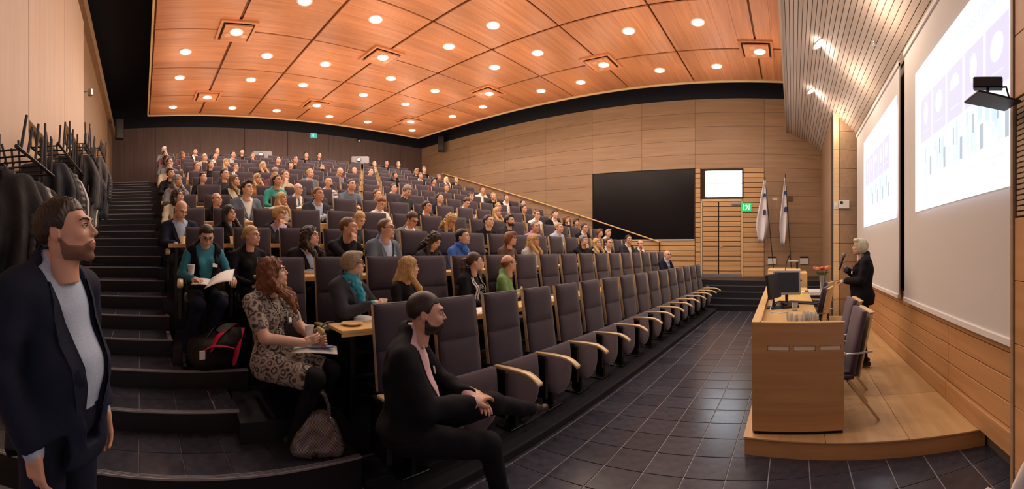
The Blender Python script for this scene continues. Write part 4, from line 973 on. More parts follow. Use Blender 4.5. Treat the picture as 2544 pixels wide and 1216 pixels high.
# ---------------------------------------------------------------- hands
def hand_field(P, curl):
    d = box_d(P, (0, 0, -.045), (.037, .013, .045), .012)
    d = smin(d, seg_d(P, (0, 0, .02), (0, 0, -.02), .025, .027), .015)
    for i, (x, L) in enumerate(((-.029, .058), (-.010, .072), (.010, .078), (.029, .070))):
        p = np.array((x, 0, -.084)); a = R(8 + curl * .25); pts = [tuple(p)]; rs = [.0095]
        for k, (fr, ca) in enumerate(((.45, .35), (.32, .40), (.23, .35))):
            p = p + L * fr * np.array((0.02 * (i - 1.5), -math.sin(a), -math.cos(a))); a += R(curl * ca + 6); pts.append(tuple(p)); rs.append(.0088 - .0009 * k)
        d = smin(d, chain(P, pts, rs), .005)
    c = curl / 90
    d = smin(d, chain(P, [(.025, -.004, -.015), (.047, -.014 - .012 * c, -.042), (.054 - .012 * c, -.026 - .02 * c, -.066), (.052 - .024 * c, -.036 - .022 * c, -.086)], [.016, .0125, .0105, .008]), .010)
    return d
HANDS = {}
def hand_part(curl, h):
    if (curl, h) not in HANDS:
        v, q = surf(lambda P: hand_field(P, curl), (-.06, -.10, -.20), (.08, .035, .035), h); HANDS[(curl, h)] = Part(v, q, np.full(len(q), SKIN))
    return HANDS[(curl, h)]
def hand_at(wrist, direc, palm, left, curl, h, sc=1):
    # left hand: thumb on the other side
    z = -V3(*direc); z /= np.linalg.norm(z); y = -V3(*palm); y = y - z * float(y @ z); y /= np.linalg.norm(y) + 1e-6; x = np.cross(y, z)
    p = hand_part(curl, h); v = p.v * (V3(-1, 1, 1) if left else V3(1, 1, 1)) * sc
    q = p.q[:, ::-1] if left else p.q
    M = np.stack([x, y, z], 1); return Part(v @ M.T + V3(*wrist), q, p.m)
# ---------------------------------------------------------------- bodies
def torso_field(P, J, fem, off=0, stout=0):
    z0 = J['z']; lx, ly = J.get('lean', (0, 0)); s = stout
    def c(x, y, z): k = (z - .55); return (x + lx * k, y + ly * k, z + z0)
    d = ell_d(P, c(0, .01, .56), (.165 + .02 * s, .125 + .02 * s, .12))
    d = smin(d, ell_d(P, c(0, .0 - .02 * s, .72), (.138 + .03 * s - .014 * fem, .108 + .035 * s, .16)), .06)
    d = smin(d, ell_d(P, c(0, .03, .89), (.158 + .01 * s - .014 * fem, .112 + .01 * s, .17)), .06)
    w = .135 - .018 * fem
    d = smin(d, seg_d(P, c(-w, .045, 1.01), c(w, .045, 1.01), .060, .060), .05)
    for q in (-1, 1):
        d = smin(d, seg_d(P, c(q * .10, .05, 1.035), c(0, .04, 1.098), .040, .050), .03)
        if fem: d = smin(d, ell_d(P, c(q * .068, -.055, .885), (.062, .058, .062)), .03)
    return d - off
def arms_field(P, J, fem, off=0, parts=('u', 'f')):
    d = None
    for q in ('r', 'l'):
        S, E_, Wr = J['s' + q], J['e' + q], J['w' + q]; k = .92 if fem else 1
        for nm, a, b, r0, r1 in (('u', S, E_, .056 * k, .044 * k), ('f', E_, Wr, .043 * k, .031 * k)):
            if nm in parts:
                e = seg_d(P, a, b, r0 + off, r1 + off); d = e if d is None else smin(d, e, .02)
    return d
def legs_field(P, J, fem, off=0, skirt=0):
    d = None
    for q in ('r', 'l'):
        for a, b, r0, r1 in ((J['h' + q], J['k' + q], .088, .063), (J['k' + q], J['a' + q], .058, .042)):
            e = seg_d(P, a, b, r0 + off, r1 + off); d = e if d is None else smin(d, e, .03)
    return d
def shoe_field(P, J):
    d = None
    for q in ('r', 'l'):
        a, t = np.array(J['a' + q]), np.array(J['t' + q]); hl = a + (a - t) * .35; hl[2] = min(hl[2], a[2]) - .045
        e = smin(seg_d(P, tuple(hl), tuple(t), .036, .028), seg_d(P, tuple(a), tuple((a + t) / 2), .040, .032), .02); d = e if d is None else np.minimum(d, e)
    return d
def skel(pose='rest', fem=0, stand=False, sl=0):
    J = {'z': 0}; w = .185 - .02 * fem
    J.update(sr=(-w, .045, 1.0), sl=(w, .045, 1.0), hr=(-.085, -.02, .54), hl=(.085, -.02, .54), kr=(-.11, -.45, .53), kl=(.11, -.45, .53), ar=(-.11, -.42, .11), al=(.11, -.42, .11), tr=(-.12, -.58, .035), tl=(.12, -.58, .035))
    J.update(er=(-.235, -.03, .76), el=(.235, -.03, .76), wr=(-.10, -.25, .69), wl=(.10, -.25, .69), head=(0, -.030, 1.205), pr=(.3, 0, -1), pl=(-.3, 0, -1), dr=(.5, -.8, -.15), dl=(-.5, -.8, -.15), cr=40, cl=40)
    if pose == 'desk': J.update(er=(-.24, -.12, .77), el=(.24, -.12, .77), wr=(-.13, -.36, .76), wl=(.12, -.34, .76))
    elif pose == 'crossed': J.update(er=(-.235, -.05, .77), el=(.235, -.05, .77), wr=(.06, -.19, .83), wl=(-.07, -.17, .79), dr=(1, -.1, .1), dl=(-1, .05, -.05), pr=(0, 1, 0), pl=(0, 1, 0))
    elif pose == 'chin': J.update(er=(-.17, -.26, .79), wr=(-.045, -.155, 1.03), dr=(.25, .1, 1), pr=(.2, 1, .1), cr=70)
    elif pose == 'read': J.update(er=(-.23, -.10, .76), el=(.23, -.10, .76), wr=(-.12, -.34, .74), wl=(.12, -.34, .74), head=(0, -.055, 1.215))
    if stand:
        dz = .43; J['z'] = dz
        for k in list(J):
            if isinstance(J[k], tuple) and k not in ('pr', 'pl', 'dr', 'dl', 'head') and k[0] in 'sew': J[k] = (J[k][0], J[k][1], J[k][2] + dz)
        J['head'] = (0, -.030, 1.205 + dz)
        J.update(hr=(-.085, .01, .94), hl=(.085, .01, .94), kr=(-.10, -.01, .50), kl=(.10, -.01, .50), ar=(-.10, .03, .09), al=(.10, .03, .09), tr=(-.12, -.12, .035), tl=(.12, -.12, .035))
    if sl:
        J['z'] = -sl
        for k in list(J):
            if k in ('sr', 'sl', 'er', 'el', 'wr', 'wl', 'head', 'hr', 'hl'): J[k] = (J[k][0], J[k][1], J[k][2] - sl)
    return J
BODIES = {}
def body_part(J, fem, h, key=None, sleeve='long', stout=0, skirt=0, folds=.004):
    if key is not None and key in BODIES: return BODIES[key]
    hd = J['head']; nb = (J.get('lean', (0, 0))[0] * .5, .045 + J.get('lean', (0, 0))[1] * .5, 1.06 + J['z'])
    neck = lambda P: seg_d(P, nb, (hd[0], hd[1] + .03, hd[2] - .09), .054 - .006 * fem, .050 - .006 * fem)
    groups = {SKIN: [neck], TOP: [lambda P: torso_field(P, J, fem, 0, stout)], LEGS: [lambda P: legs_field(P, J, fem, .004)], SHOE: [lambda P: shoe_field(P, J)]}
    if sleeve == 'long': groups[TOP].append(lambda P: arms_field(P, J, fem, .006))
    elif sleeve == 'short':
        groups[TOP].append(lambda P: seg_d(P, J['sr'], tuple(np.array(J['sr']) * .35 + np.array(J['er']) * .65), .066, .062)); groups[TOP].append(lambda P: seg_d(P, J['sl'], tuple(np.array(J['sl']) * .35 + np.array(J['el']) * .65), .066, .062))
        groups[SKIN].append(lambda P: arms_field(P, J, fem, 0))
    if skirt:
        groups[TOP].append(lambda P: smin(seg_d(P, J['hr'], tuple(np.array(J['kr']) * .8 + np.array(J['hr']) * .2), .105, .085), seg_d(P, J['hl'], tuple(np.array(J['kl']) * .8 + np.array(J['hl']) * .2), .105, .085), .08))
    def val(P):
        d = None
        for g, fs in groups.items():
            for f in fs:
                e = f(P)
                if g in (TOP, LEGS): e = e + folds * wob(P, 26, g) * (1 + .6 * wob(P, 9, 3))
                d = e if d is None else smin(d, e, .018)
        return d
    pts = np.array([J[k] for k in J if isinstance(J[k], tuple) and len(J[k]) == 3 and k[0] in 'sewhkat' and k != 'head']); lo = pts.min(0) - .13; hi = pts.max(0) + .13
    lo[2] = max(lo[2], -.2); hi[2] = hd[2] - .06; lo[0] = min(lo[0], -.25); hi[0] = max(hi[0], .25); hi[1] = max(hi[1], .22)
    v, q = surf(val, lo, hi, h); c = v[q].mean(1).astype(np.float32)
    dd = {g: np.min([f(c) for f in fs], 0) for g, fs in groups.items()}; gs = list(dd); m = np.array(gs)[np.argmin(np.stack([dd[g] for g in gs]), 0)]
    if not skirt:
        low = (m == TOP) & (c[:, 2] < .605 + J['z'] + .012 * np.sin(c[:, 0] * 9)); arm = arms_field(c, J, fem, .006) < torso_field(c, J, fem, 0, stout) - .01; m[low & ~arm] = LEGS
    hh = .005 if h < .016 else .009
    ps = [Part(v, q, m)]
    for s_, left in (('r', False), ('l', True)):
        if J.get('nohand' + s_): continue
        w = V3(*J['w' + s_]); e = V3(*J['e' + s_]); dirn = J.get('d' + s_) or tuple(w - e)
        ps.append(hand_at(tuple(w), dirn, J['p' + s_], left, J['c' + s_], hh, .92 if fem else 1))
    p = join(ps)
    if key is not None: BODIES[key] = p
    return p
JACKETS = {}
def jacket_part(J, fem, h, key=None, vz=.80, vw=.42, stout=0, hem=.56, sleeve=True, vx=0, open_=.012, front=None):
    if key is not None and key in JACKETS: return JACKETS[key]
    z0 = J['z']; lx, ly = J.get('lean', (0, 0))
    def f(P):
        d = torso_field(P, J, fem, .016, stout)
        if J['z'] > 0: d = smin(d, ell_d(P, (0, .01, .90), (.185 + .02 * stout, .145 + .02 * stout, .20)), .05)
        if sleeve: d = smin(d, arms_field(P, J, fem, .017), .03)
        d = d + .006 * wob(P, 22, 5) * (1 + .7 * wob(P, 8, 1))
        d = smax(d, (hem + z0) - P[:, 2], .01)
        k = P[:, 2] - z0 - .55; x = np.abs(P[:, 0] - lx * k - vx)
        wedge = np.maximum(x - open_ - np.maximum(0, P[:, 2] - (vz + z0)) * vw, P[:, 1] - .02 - ly * k)
        if front is None: wedge = np.maximum(wedge, (vz - .01 + z0) - P[:, 2])
        d = smax(d, -wedge, .006)
        hd = J['head']; d = smax(d, -seg_d(P, (lx * .5, .045 + ly * .5, 1.0 + z0), (hd[0], hd[1] + .02, hd[2]), .060, .066), .006)
        for s in ('r', 'l'):
            w = np.array(J['w' + s]); e = np.array(J['e' + s]); u = (w - e) / np.linalg.norm(w - e); near = np.sqrt(((P - V3(*w)) ** 2).sum(1))
            d = np.where(near < .12, smax(d, ((P - V3(*w)) @ V3(*u)) + .012, .004), d)
        return d
    pts = np.array([J[k] for k in ('sr', 'sl', 'er', 'el', 'wr', 'wl')]); lo = pts.min(0) - .12; hi = pts.max(0) + .12; lo[2] = min(lo[2], hem + z0 - .02); hi[2] = 1.16 + z0; lo[1] = min(lo[1], -.22); hi[1] = max(.24, hi[1])
    v, q = surf(f, lo, hi, h); p = Part(v, q, np.zeros(len(q), np.int64))
    if key is not None: JACKETS[key] = p
    return p
def lapels(J, vz=.80, vw=.42, fem=0, stout=0, vx=0, open_=.012):
    lx, ly = J.get('lean', (0, 0)); ps = []
    for s in (-1, 1):
        vs = []; n = 9
        for i in range(n):
            z = vz - .01 + (1.045 - vz) * i / (n - 1); k = z - .55; xe = open_ + max(0, z - vz) * vw; wd = .045 * min(1, .25 + 2.2 * i / (n - 1)) * (1 if i < n - 3 else (n - 1 - i) * .30 + .15)
            for u in (0, 1):
                x = xe + u * wd
                zz = z + (.012 if u and i == n - 3 else 0)
                # find the front of the jacket
                ys = np.linspace(-.30, .1, 60); P = np.stack([np.full(60, lx * k + vx + s * x), ys, np.full(60, zz + J['z'])], 1).astype(np.float32)
                d = torso_field(P, J, fem, .016, stout); j = int(np.argmax(d < 0)) if (d < 0).any() else 40
                vs.append((lx * k + vx + s * x, ys[j] - .010, zz + J['z']))
        v = np.array(vs, np.float32); q = np.array([(2 * i, 2 * i + 1, 2 * i + 3, 2 * i + 2) if s > 0 else (2 * i + 1, 2 * i, 2 * i + 2, 2 * i + 3) for i in range(n - 1)], np.int64)
        v2 = v + V3(0, .007, 0); q2 = q[:, ::-1] + len(v); 
        rim = []
        for i in range(n - 1): rim.append((2 * i + 1, 2 * i + 1 + len(v), 2 * i + 3 + len(v), 2 * i + 3))
        ps.append(Part(np.concatenate([v, v2]), np.concatenate([q, q2, np.array(rim)]), np.zeros(len(q) * 2 + len(rim), np.int64)))
    return join(ps)
def collar_part(J, spread=.05, h=.006, r=.060, zc=1.075, hgt=.020):
    lx, ly = J.get('lean', (0, 0)); k = zc - .55; c = np.array((lx * k, .035 + ly * k, zc + J['z'])); 
    def f(P):
        q = P - c.astype(np.float32); rad = np.sqrt(q[:, 0] ** 2 + (q[:, 1] * .95) ** 2); zz = q[:, 2] + q[:, 1] * -.35
        d = np.sqrt((rad - r - .25 * np.maximum(0, -zz)) ** 2 + (np.maximum(0, np.abs(zz) - hgt)) ** 2) - .0045
        gap = np.maximum(np.abs(q[:, 0]) - .006 - .5 * np.maximum(0, zz + .02) - .0, q[:, 1]); d = smax(d, -gap, .003)
        for s in (-1, 1):
            Q = q.copy(); d = smin(d, seg_d(Q, (s * .036, -.056, -.012), (s * .055, -.078, -.060), .011, .004) , .006)
        return d
    v, q = surf(f, c - .11, c + .11, h); return Part(v, q, np.zeros(len(q), np.int64))
def scarf_part(J, h=.008, big=1.0, tail=True):
    c = np.array((0, .03, 1.065 + J['z'])); ly = J.get('lean', (0, 0))[1]; c[1] += ly * .5
    def f(P):
        q = P - c.astype(np.float32); rad = np.sqrt(q[:, 0] ** 2 + (q[:, 1]) ** 2); d = np.sqrt((rad - .072) ** 2 + ((q[:, 2] - q[:, 1] * -.35) * .75) ** 2) - .030 * big
        d = smin(d, ell_d(q, (.0, -.095, -.04), (.06, .03, .05)), .03)
        if tail: d = smin(d, chain(q, [(.01, -.10, -.05), (.03, -.125, -.14), (.02, -.135, -.25)], [.035, .045, .04]), .03)
        return d + .007 * wob(P, 60, 2) + .003 * wob(P, 120)
    v, q = surf(f, c - (.16, .22, .34), c + (.16, .16, .10), h); return Part(v, q, np.zeros(len(q), np.int64))
# ---------------------------------------------------------------- colours and materials of people
HAIRC = {'black': (.008, .006, .006), 'dark brown': (.025, .014, .009), 'brown': (.065, .032, .016), 'light brown': (.15, .08, .04), 'reddish': (.20, .07, .025), 'blonde': (.50, .32, .13), 'platinum': (.72, .62, .45), 'grey': (.22, .20, .19), 'white': (.65, .63, .60), 'greyish blonde': (.32, .24, .15)}
def hair_mat(c):
    nm = 'hair_' + c.replace(' ', '_')
    if nm in MATS: return MATS[nm]
    m, nt, b = nodes_of(nm); N = nt.nodes; L = nt.links; col = HAIRC[c]
    tc = N.new('ShaderNodeTexCoord'); mp = N.new('ShaderNodeMapping'); mp.inputs['Scale'].default_value = (90, 90, 9); n = N.new('ShaderNodeTexNoise'); n.inputs['Scale'].default_value = 2.2; n.inputs['Detail'].default_value = 5; n.inputs['Distortion'].default_value = .8
    L.new(tc.outputs['Object'], mp.inputs[0]); L.new(mp.outputs[0], n.inputs['Vector']); cr = N.new('ShaderNodeValToRGB'); cr.color_ramp.elements[0].position = .32; cr.color_ramp.elements[1].position = .7
    cr.color_ramp.elements[0].color = (*[v * .5 for v in col], 1); cr.color_ramp.elements[1].color = (*[min(.95, v * 1.45) for v in col], 1); L.new(n.outputs['Fac'], cr.inputs[0]); L.new(cr.outputs[0], b.inputs['Base Color'])
    b.inputs['Roughness'].default_value = .42; bp = N.new('ShaderNodeBump'); bp.inputs['Strength'].default_value = .5; bp.inputs['Distance'].default_value = .004; L.new(n.outputs['Fac'], bp.inputs['Height']); L.new(bp.outputs[0], b.inputs['Normal'])
    MATS[nm] = m; return m
def skin_mat(t):
    nm = 'skin_%d' % t
    if nm in MATS: return MATS[nm]
    c = [(.62, .36, .26), (.68, .42, .31), (.56, .30, .20), (.50, .27, .17)][t]
    m = plain(nm, c, .48, noise=.10, nscale=30, bump=.04); b = m.node_tree.nodes['Principled BSDF']; b.inputs['Subsurface Weight'].default_value = .12; b.inputs['Subsurface Radius'].default_value = (.02, .008, .004); b.inputs['Subsurface Scale'].default_value = .5; return m
CL = {'black': (.007, .007, .011), 'navy': (.009, .014, .034), 'dark grey': (.034, .038, .048), 'grey': (.16, .165, .18), 'light grey': (.42, .43, .45), 'white': (.80, .79, .77), 'cream': (.70, .66, .52), 'teal': (.03, .22, .30), 'blue': (.04, .13, .50), 'light blue': (.40, .52, .72), 'purple': (.45, .22, .50), 'mustard': (.45, .22, .06), 'maroon': (.12, .025, .04), 'green': (.17, .32, .10), 'brown': (.09, .045, .03), 'pink': (.70, .48, .52), 'turquoise': (.05, .36, .50), 'green teal': (.02, .30, .26), 'lilac': (.50, .45, .68), 'beige': (.50, .42, .32), 'bluish grey': (.10, .14, .20)}
def cloth_mat(c, kind=''):
    nm = 'cloth_%s%s' % (c.replace(' ', '_'), kind)
    if nm in MATS: return MATS[nm]
    dk_ = c in ('black', 'navy', 'dark grey'); m = plain(nm, CL[c], .8, noise=.18, nscale=180, bump=.18, sheen=0 if dk_ else .1, spec=.2 if dk_ else .4)
    if kind == '_stripes' or kind == '_leaf':
        nt = m.node_tree; N = nt.nodes; L = nt.links; b = N['Principled BSDF']; tc = N.new('ShaderNodeTexCoord')
        if kind == '_stripes': w = N.new('ShaderNodeTexWave'); w.bands_direction = 'Z'; w.inputs['Scale'].default_value = 9; w.inputs['Distortion'].default_value = .2; cols = [(.02, .03, .07), (.75, .77, .8)]; p = (.42, .5)
        else: w = N.new('ShaderNodeTexVoronoi'); w.feature = 'F1'; w.inputs['Scale'].default_value = 17; cols = [(.035, .028, .030), (.42, .36, .31)]; p = (.25, .62)
        L.new(tc.outputs['Object'], w.inputs['Vector']); 
        if kind == '_leaf':
            mt = N.new('ShaderNodeMath'); mt.operation = 'MULTIPLY'; mt.inputs[1].default_value = 16; L.new(w.outputs['Distance'], mt.inputs[0]); sn = N.new('ShaderNodeMath'); sn.operation = 'SINE'; L.new(mt.outputs[0], sn.inputs[0]); n2 = N.new('ShaderNodeTexNoise'); n2.inputs['Scale'].default_value = 22; L.new(tc.outputs['Object'], n2.inputs['Vector'])
            ad = N.new('ShaderNodeMath'); ad.operation = 'MULTIPLY_ADD'; ad.inputs[1].default_value = .25; L.new(sn.outputs[0], ad.inputs[0]); L.new(n2.outputs['Fac'], ad.inputs[2]); src = ad.outputs[0]
        else: src = w.outputs['Fac']
        cr = N.new('ShaderNodeValToRGB'); cr.color_ramp.elements[0].position = p[0]; cr.color_ramp.elements[1].position = p[1]; cr.color_ramp.elements[0].color = (*cols[0], 1); cr.color_ramp.elements[1].color = (*cols[1], 1); L.new(src, cr.inputs[0]); L.new(cr.outputs[0], b.inputs['Base Color'])
    return m
M_EYEW = plain('eye_white', (.70, .68, .66), .25); M_IRIS = plain('eye_iris', (.03, .025, .02), .2); M_FRAME = plain('spectacle_frame', (.02, .012, .012), .3); M_BADGE = plain('badge_card', (.85, .85, .88), .5)
def lip_mat(t, fem):
    nm = 'lip_%d%d' % (t, fem); c = [(.48, .17, .15), (.52, .22, .19), (.40, .17, .13), (.36, .15, .11)][t]
    return plain(nm, c if fem else tuple(v * .9 + .03 for v in c), .4)
def person(x, y, z, rz, yaw, pitch=0, pose='rest', fem=0, hair='short', hc='brown', top='navy', topk='', legs='black', jacket=None, glasses=False, beard=None, badge=False, collar=None, scarf=None, tie=None, sleeve='long', skirt=0, stout=0, skin=1, lod=2, scale=1.0, J=None, label='', group=None, vz=.80, vw=.42, roll=0, uniq=None, full=0, stand=False, hem=.56, open_=.012, front=None, brow=None, sl=0):
    hb, hh_, hr_ = ((.011, .0042, .0052), (.016, .0062, .008), (.028, .011, .012))[lod]
    t = thing('person', label, 'person', (x, y, z), R(rz), group); t.scale = (scale,) * 3
    JJ = J or skel(pose, fem, stand, sl); key = None if (J is not None or uniq) else (pose, fem, lod, sleeve, stout, skirt, stand, sl)
    bp_ = body_part(JJ, fem, hb, key, sleeve, stout, skirt); hp = head_part(fem, full, hh_); M = rotm(yaw, pitch, roll); hd = JJ['head']; fs = .95 if fem else 1.0
    hv = Part(hp.v * fs, hp.q, hp.m).tr(M, hd); bp2 = join([bp_, hv])
    mats = [skin_mat(skin), M_EYEW, M_IRIS, lip_mat(skin, fem), hair_mat(brow or (hc if hc not in ('platinum', 'white', 'blonde') else 'light brown')), cloth_mat(top, topk), cloth_mat(legs), plain('shoe_leather', (.012, .011, .012), .3)]
    put('body', np_mesh('body', bp2, mats), t)
    def headchild(name, p, mt):
        o = put(name, np_mesh(name, Part(p.v * fs, p.q, p.m), [mt]), t, hd); o.rotation_euler = Matrix(M.tolist()).to_euler(); return o
    hp_ = hair_part(hair, hr_)
    if hp_ is not None:
        k_ = 'hairmesh_%s_%s_%d' % (hair, hc, lod)
        if k_ not in MATS: MATS[k_] = np_mesh('hair', Part(hp_.v, hp_.q, hp_.m), [hair_mat(hc)])
        o = put('hair', MATS[k_], t, hd); o.rotation_euler = Matrix(M.tolist()).to_euler(); o.scale = (fs,) * 3
    if beard: headchild('beard', beard_part(beard, 0, full, .0035 if beard == 'stubble' else .0045 if lod == 0 else .008), plain('stubble', (.20, .105, .070), .7, noise=.4, nscale=300) if beard == 'stubble' else hair_mat(brow or hc))
    if glasses: headchild('glasses', GLP, M_FRAME)
    if jacket:
        jk = jacket_part(JJ, fem, hb * .9, None if key is None else (pose, fem, lod, vz, stand, stout, sl), vz, vw, stout, hem, open_=open_, front=front)
        put('jacket', np_mesh('jacket', jk, [cloth_mat(jacket)]), t)
        if lod < 2: put('lapels', np_mesh('lapels', lapels(JJ, vz, vw, fem, stout, 0, open_), [cloth_mat(jacket)]), t)
    if collar: put('shirt_collar', np_mesh('shirt_collar', collar_part(JJ, h=.0055 if lod < 1 else .008), [cloth_mat(collar)]), t)
    if lod < 2 and not collar and not scarf:
        lx_, ly_ = JJ.get('lean', (0, 0)); n_ = 24; rr_ = .060 - .006 * fem
        pts_ = [(lx_ * .5 + rr_ * math.sin(a), .040 + ly_ * .5 - rr_ * .95 * math.cos(a), 1.068 + JJ['z'] - .018 * math.cos(a)) for a in np.linspace(0, 2 * math.pi, n_ + 1)]
        put('neckline', np_mesh('neckline', tube_part(pts_, .013, 0, 8), [cloth_mat(top, topk)]), t)
    if scarf: put('scarf', np_mesh('scarf', scarf_part(JJ, .007 if lod < 2 else .012), [cloth_mat(scarf)]), t)
    lx, ly = JJ.get('lean', (0, 0))
    def front_y(xx, zz, off):
        ys = np.linspace(-.34, .1, 80); P = np.stack([np.full(80, xx), ys, np.full(80, zz + JJ['z'])], 1).astype(np.float32); d = torso_field(P, JJ, fem, off, stout); return ys[int(np.argmax(d < 0))] if (d < 0).any() else -.05
    if badge:
        bx, bz = .085, .88; yy = front_y(bx + lx * .3, bz, .024 if jacket else .008) - .006
        o = MB().box(-.028, .028, -.002, .002, -.038, .0).build('name_badge', M_BADGE, t); o.location = (bx + lx * .3, yy, bz + JJ['z']); o.rotation_euler = (R(-8), R(8), R(12))
    if tie:
        pts = [(0, front_y(0, zz, .006) - .008, zz + JJ['z']) for zz in (1.03, .97, .90, .82)]
        m = MB()
        for (a, b, w0, w1) in ((pts[0], pts[1], .014, .016), (pts[1], pts[2], .016, .024), (pts[2], pts[3], .024, .028)):
            m.add([(-w0, a[1], a[2]), (w0, a[1], a[2]), (w1, b[1], b[2]), (-w1, b[1], b[2])], [(0, 3, 2, 1)])
        o = m.build('tie', cloth_mat(tie), t, smooth=True); o.modifiers.new('s', 'SOLIDIFY').thickness = .006
    return t
# ------------------------------------------------------------------ the people in the nearest rows
def upd(J, **k): J = dict(J); J.update(k); return J
G12 = None
# standing man at the stairs side
J = upd(skel('rest', 0, True), er=(-.245, .05, 1.17), el=(.225, .045, 1.17), wr=(-.175, -.035, .915), wl=(.215, -.04, .93), dr=(.1, -.1, -1), dl=(0, -.15, -1), pr=(1, 0, 0), pl=(-1, 0, 0), cr=35, cl=35)
person(-.50, 1.43, 0, 68, 18, 9, J=J, stand=True, hair='short', hc='dark brown', top='light blue', legs='navy', jacket='navy', collar='light blue', beard='stubble', stout=1.0, skin=0, lod=0, scale=1.08, label='standing person in navy blazer and open light blue shirt beside the aisle stairs', vz=.50, vw=.12, hem=.42, open_=.036, full=1, brow='dark brown')
# seated man with crossed legs in the front row
J = upd(skel('rest'), kr=(-.07, -.46, .50), ar=(-.05, -.55, .10), tr=(-.03, -.71, .035), kl=(.17, -.50, .63), al=(.36, -.76, .50), tl=(.46, -.89, .46), hl=(.08, -.05, .55), lean=(0, -.12), sr=(-.20, -.015, 1.0), sl=(.20, -.015, 1.0), head=(0, -.11, 1.20), er=(-.255, -.13, .77), el=(.24, -.16, .77), wr=(-.06, -.37, .73), wl=(.06, -.38, .70), dr=(.7, -.7, .1), dl=(-.8, -.5, .0), pr=(0, .2, -1), pl=(0, .2, -1))
person(1.26, 1.99, .0, 50, 6, -2, J=J, hair='crop', hc='dark brown', top='pink', legs='black', jacket='black', collar='pink', beard='full', badge=True, stout=1.1, skin=0, lod=0, scale=1.09, label='person in black suit and pink shirt sitting with crossed legs, front row', vz=.66, vw=.26, open_=.052, full=1, group='audience in the first row', brow='dark brown')
# woman in patterned dress
J = upd(skel('rest', 1), ar=(-.10, -.28, .11), al=(.12, -.30, .11), tr=(-.11, -.44, .035), tl=(.13, -.46, .035), er=(-.225, -.12, .78), el=(.215, -.14, .78), wr=(-.02, -.31, .735), wl=(.09, -.35, .72), dr=(.65, -.75, .25), dl=(-.25, -.9, .3), pr=(.6, .5, .0), pl=(-.8, .2, .1), cr=60, cl=60)
person(.63, 2.96, .235, 42, 26, 12, J=J, fem=1, hair='wavy', hc='reddish', top='grey', topk='_leaf', legs='black', sleeve='short', skirt=1, badge=True, skin=1, lod=0, scale=1.06, label='person in patterned short-sleeved dress holding a paper cup, papers on lap', group='audience in the second row', brow='light brown')
neck = thing('necklace', 'long black bead necklace worn over the patterned dress', 'necklace', (.63, 2.96, .235), R(42)); neck.scale = (1.06,) * 3; bm_ = MB()
for s in (-1, 1):
    for i in range(24):
        u = i / 23; bxx = s * (.055 - .028 * u); zz = 1.04 - .36 * u; ys = np.linspace(-.34, .1, 80); Pp = np.stack([np.full(80, bxx), ys, np.full(80, zz)], 1).astype(np.float32); d_ = torso_field(Pp, J, 1, .006, 0); yy_ = ys[int(np.argmax(d_ < 0))] - .010
        bm_.lathe([(0, -.008), (.008, 0), (0, .008)], 6, (bxx, yy_, zz))
o = bm_.build('beads', plain('bead_black', (.008, .008, .01), .2), neck, smooth=True); o['kind'] = 'stuff'
# woman in teal sweater reading
J = upd(skel('read', 1), kr=(-.15, -.44, .50), kl=(.08, -.44, .50), ar=(-.24, -.26, -.02), al=(-.08, -.24, -.02), tr=(-.27, -.40, -.10), tl=(-.10, -.38, -.10), er=(-.245, -.08, .77), el=(.255, -.10, .77), wr=(-.17, -.31, .735), wl=(.22, -.34, .74), dr=(.5, -.85, -.1), dl=(-.25, -.9, -.3), pr=(.2, 0, -1), pl=(0, 0, -1), cr=45, cl=40, lean=(0, -.26), sr=(-.165, -.065, .985), sl=(.165, -.065, .985), head=(0, -.175, 1.165))
TW = person(.14, 4.05, ZF[3] - .03, 12, -4, -26, J=J, fem=1, hair='tied', hc='dark brown', top='teal', legs='navy', jacket=None, glasses=True, badge=True, skin=1, lod=0, scale=.97, label='person in teal sweater and dark vest reading papers on the lap', group='audience in the third row')
put('vest', np_mesh('vest', jacket_part(J, 1, .013, None, .66, .14, 0, .60, sleeve=False, open_=.05), [cloth_mat('black')]), TW)
# woman with blue scarf
J = upd(skel('rest', 1), er=(-.235, -.10, .78), el=(.225, -.14, .78), wr=(-.03, -.27, .86), wl=(.10, -.31, .80), dr=(.5, -.8, .1), dl=(-.5, -.8, .15), pr=(.5, .4, -.6), pl=(-.8, .3, 0), cr=65, cl=62)
person(1.42, 3.18, ZF[2], 30, 30, 4, J=J, fem=1, hair='pixie', hc='greyish blonde', top='turquoise', legs='navy', jacket='dark grey', glasses=True, scarf='turquoise', skin=1, lod=0, scale=.97, label='person in grey cardigan, glasses and turquoise scarf holding a white cup', vz=.60, vw=.18, group='audience in the second row', brow='light brown')
person(2.03, 3.20, ZF[2], 32, 34, 0, 'rest', 1, 'long', 'blonde', 'black', lod=0, skin=1, scale=.93, uniq=1, label='person in plain black top between the turquoise scarf and striped hoodie wearers', group='audience in the second row')
J = upd(skel('rest', 1))
PT = person(2.98, 3.28, ZF[2], 25, 34, 4, 'rest', 1, 'ponytail', 'brown', 'black', jacket='black', lod=0, skin=1, scale=.96, uniq=1, stout=.5, full=1, vz=.58, vw=.06, open_=.095, label='person in black top with white lettering and white-striped hooded jacket', group='audience in the second row')
person(3.60, 3.32, ZF[2], 35, 36, 10, 'crossed', 0, 'fringe_bald', 'reddish', 'green', lod=0, skin=0, scale=.93, uniq=1, glasses=True, badge=True, collar='cream', label='person with folded arms in green sweater, glasses and name badge', group='audience in the second row')
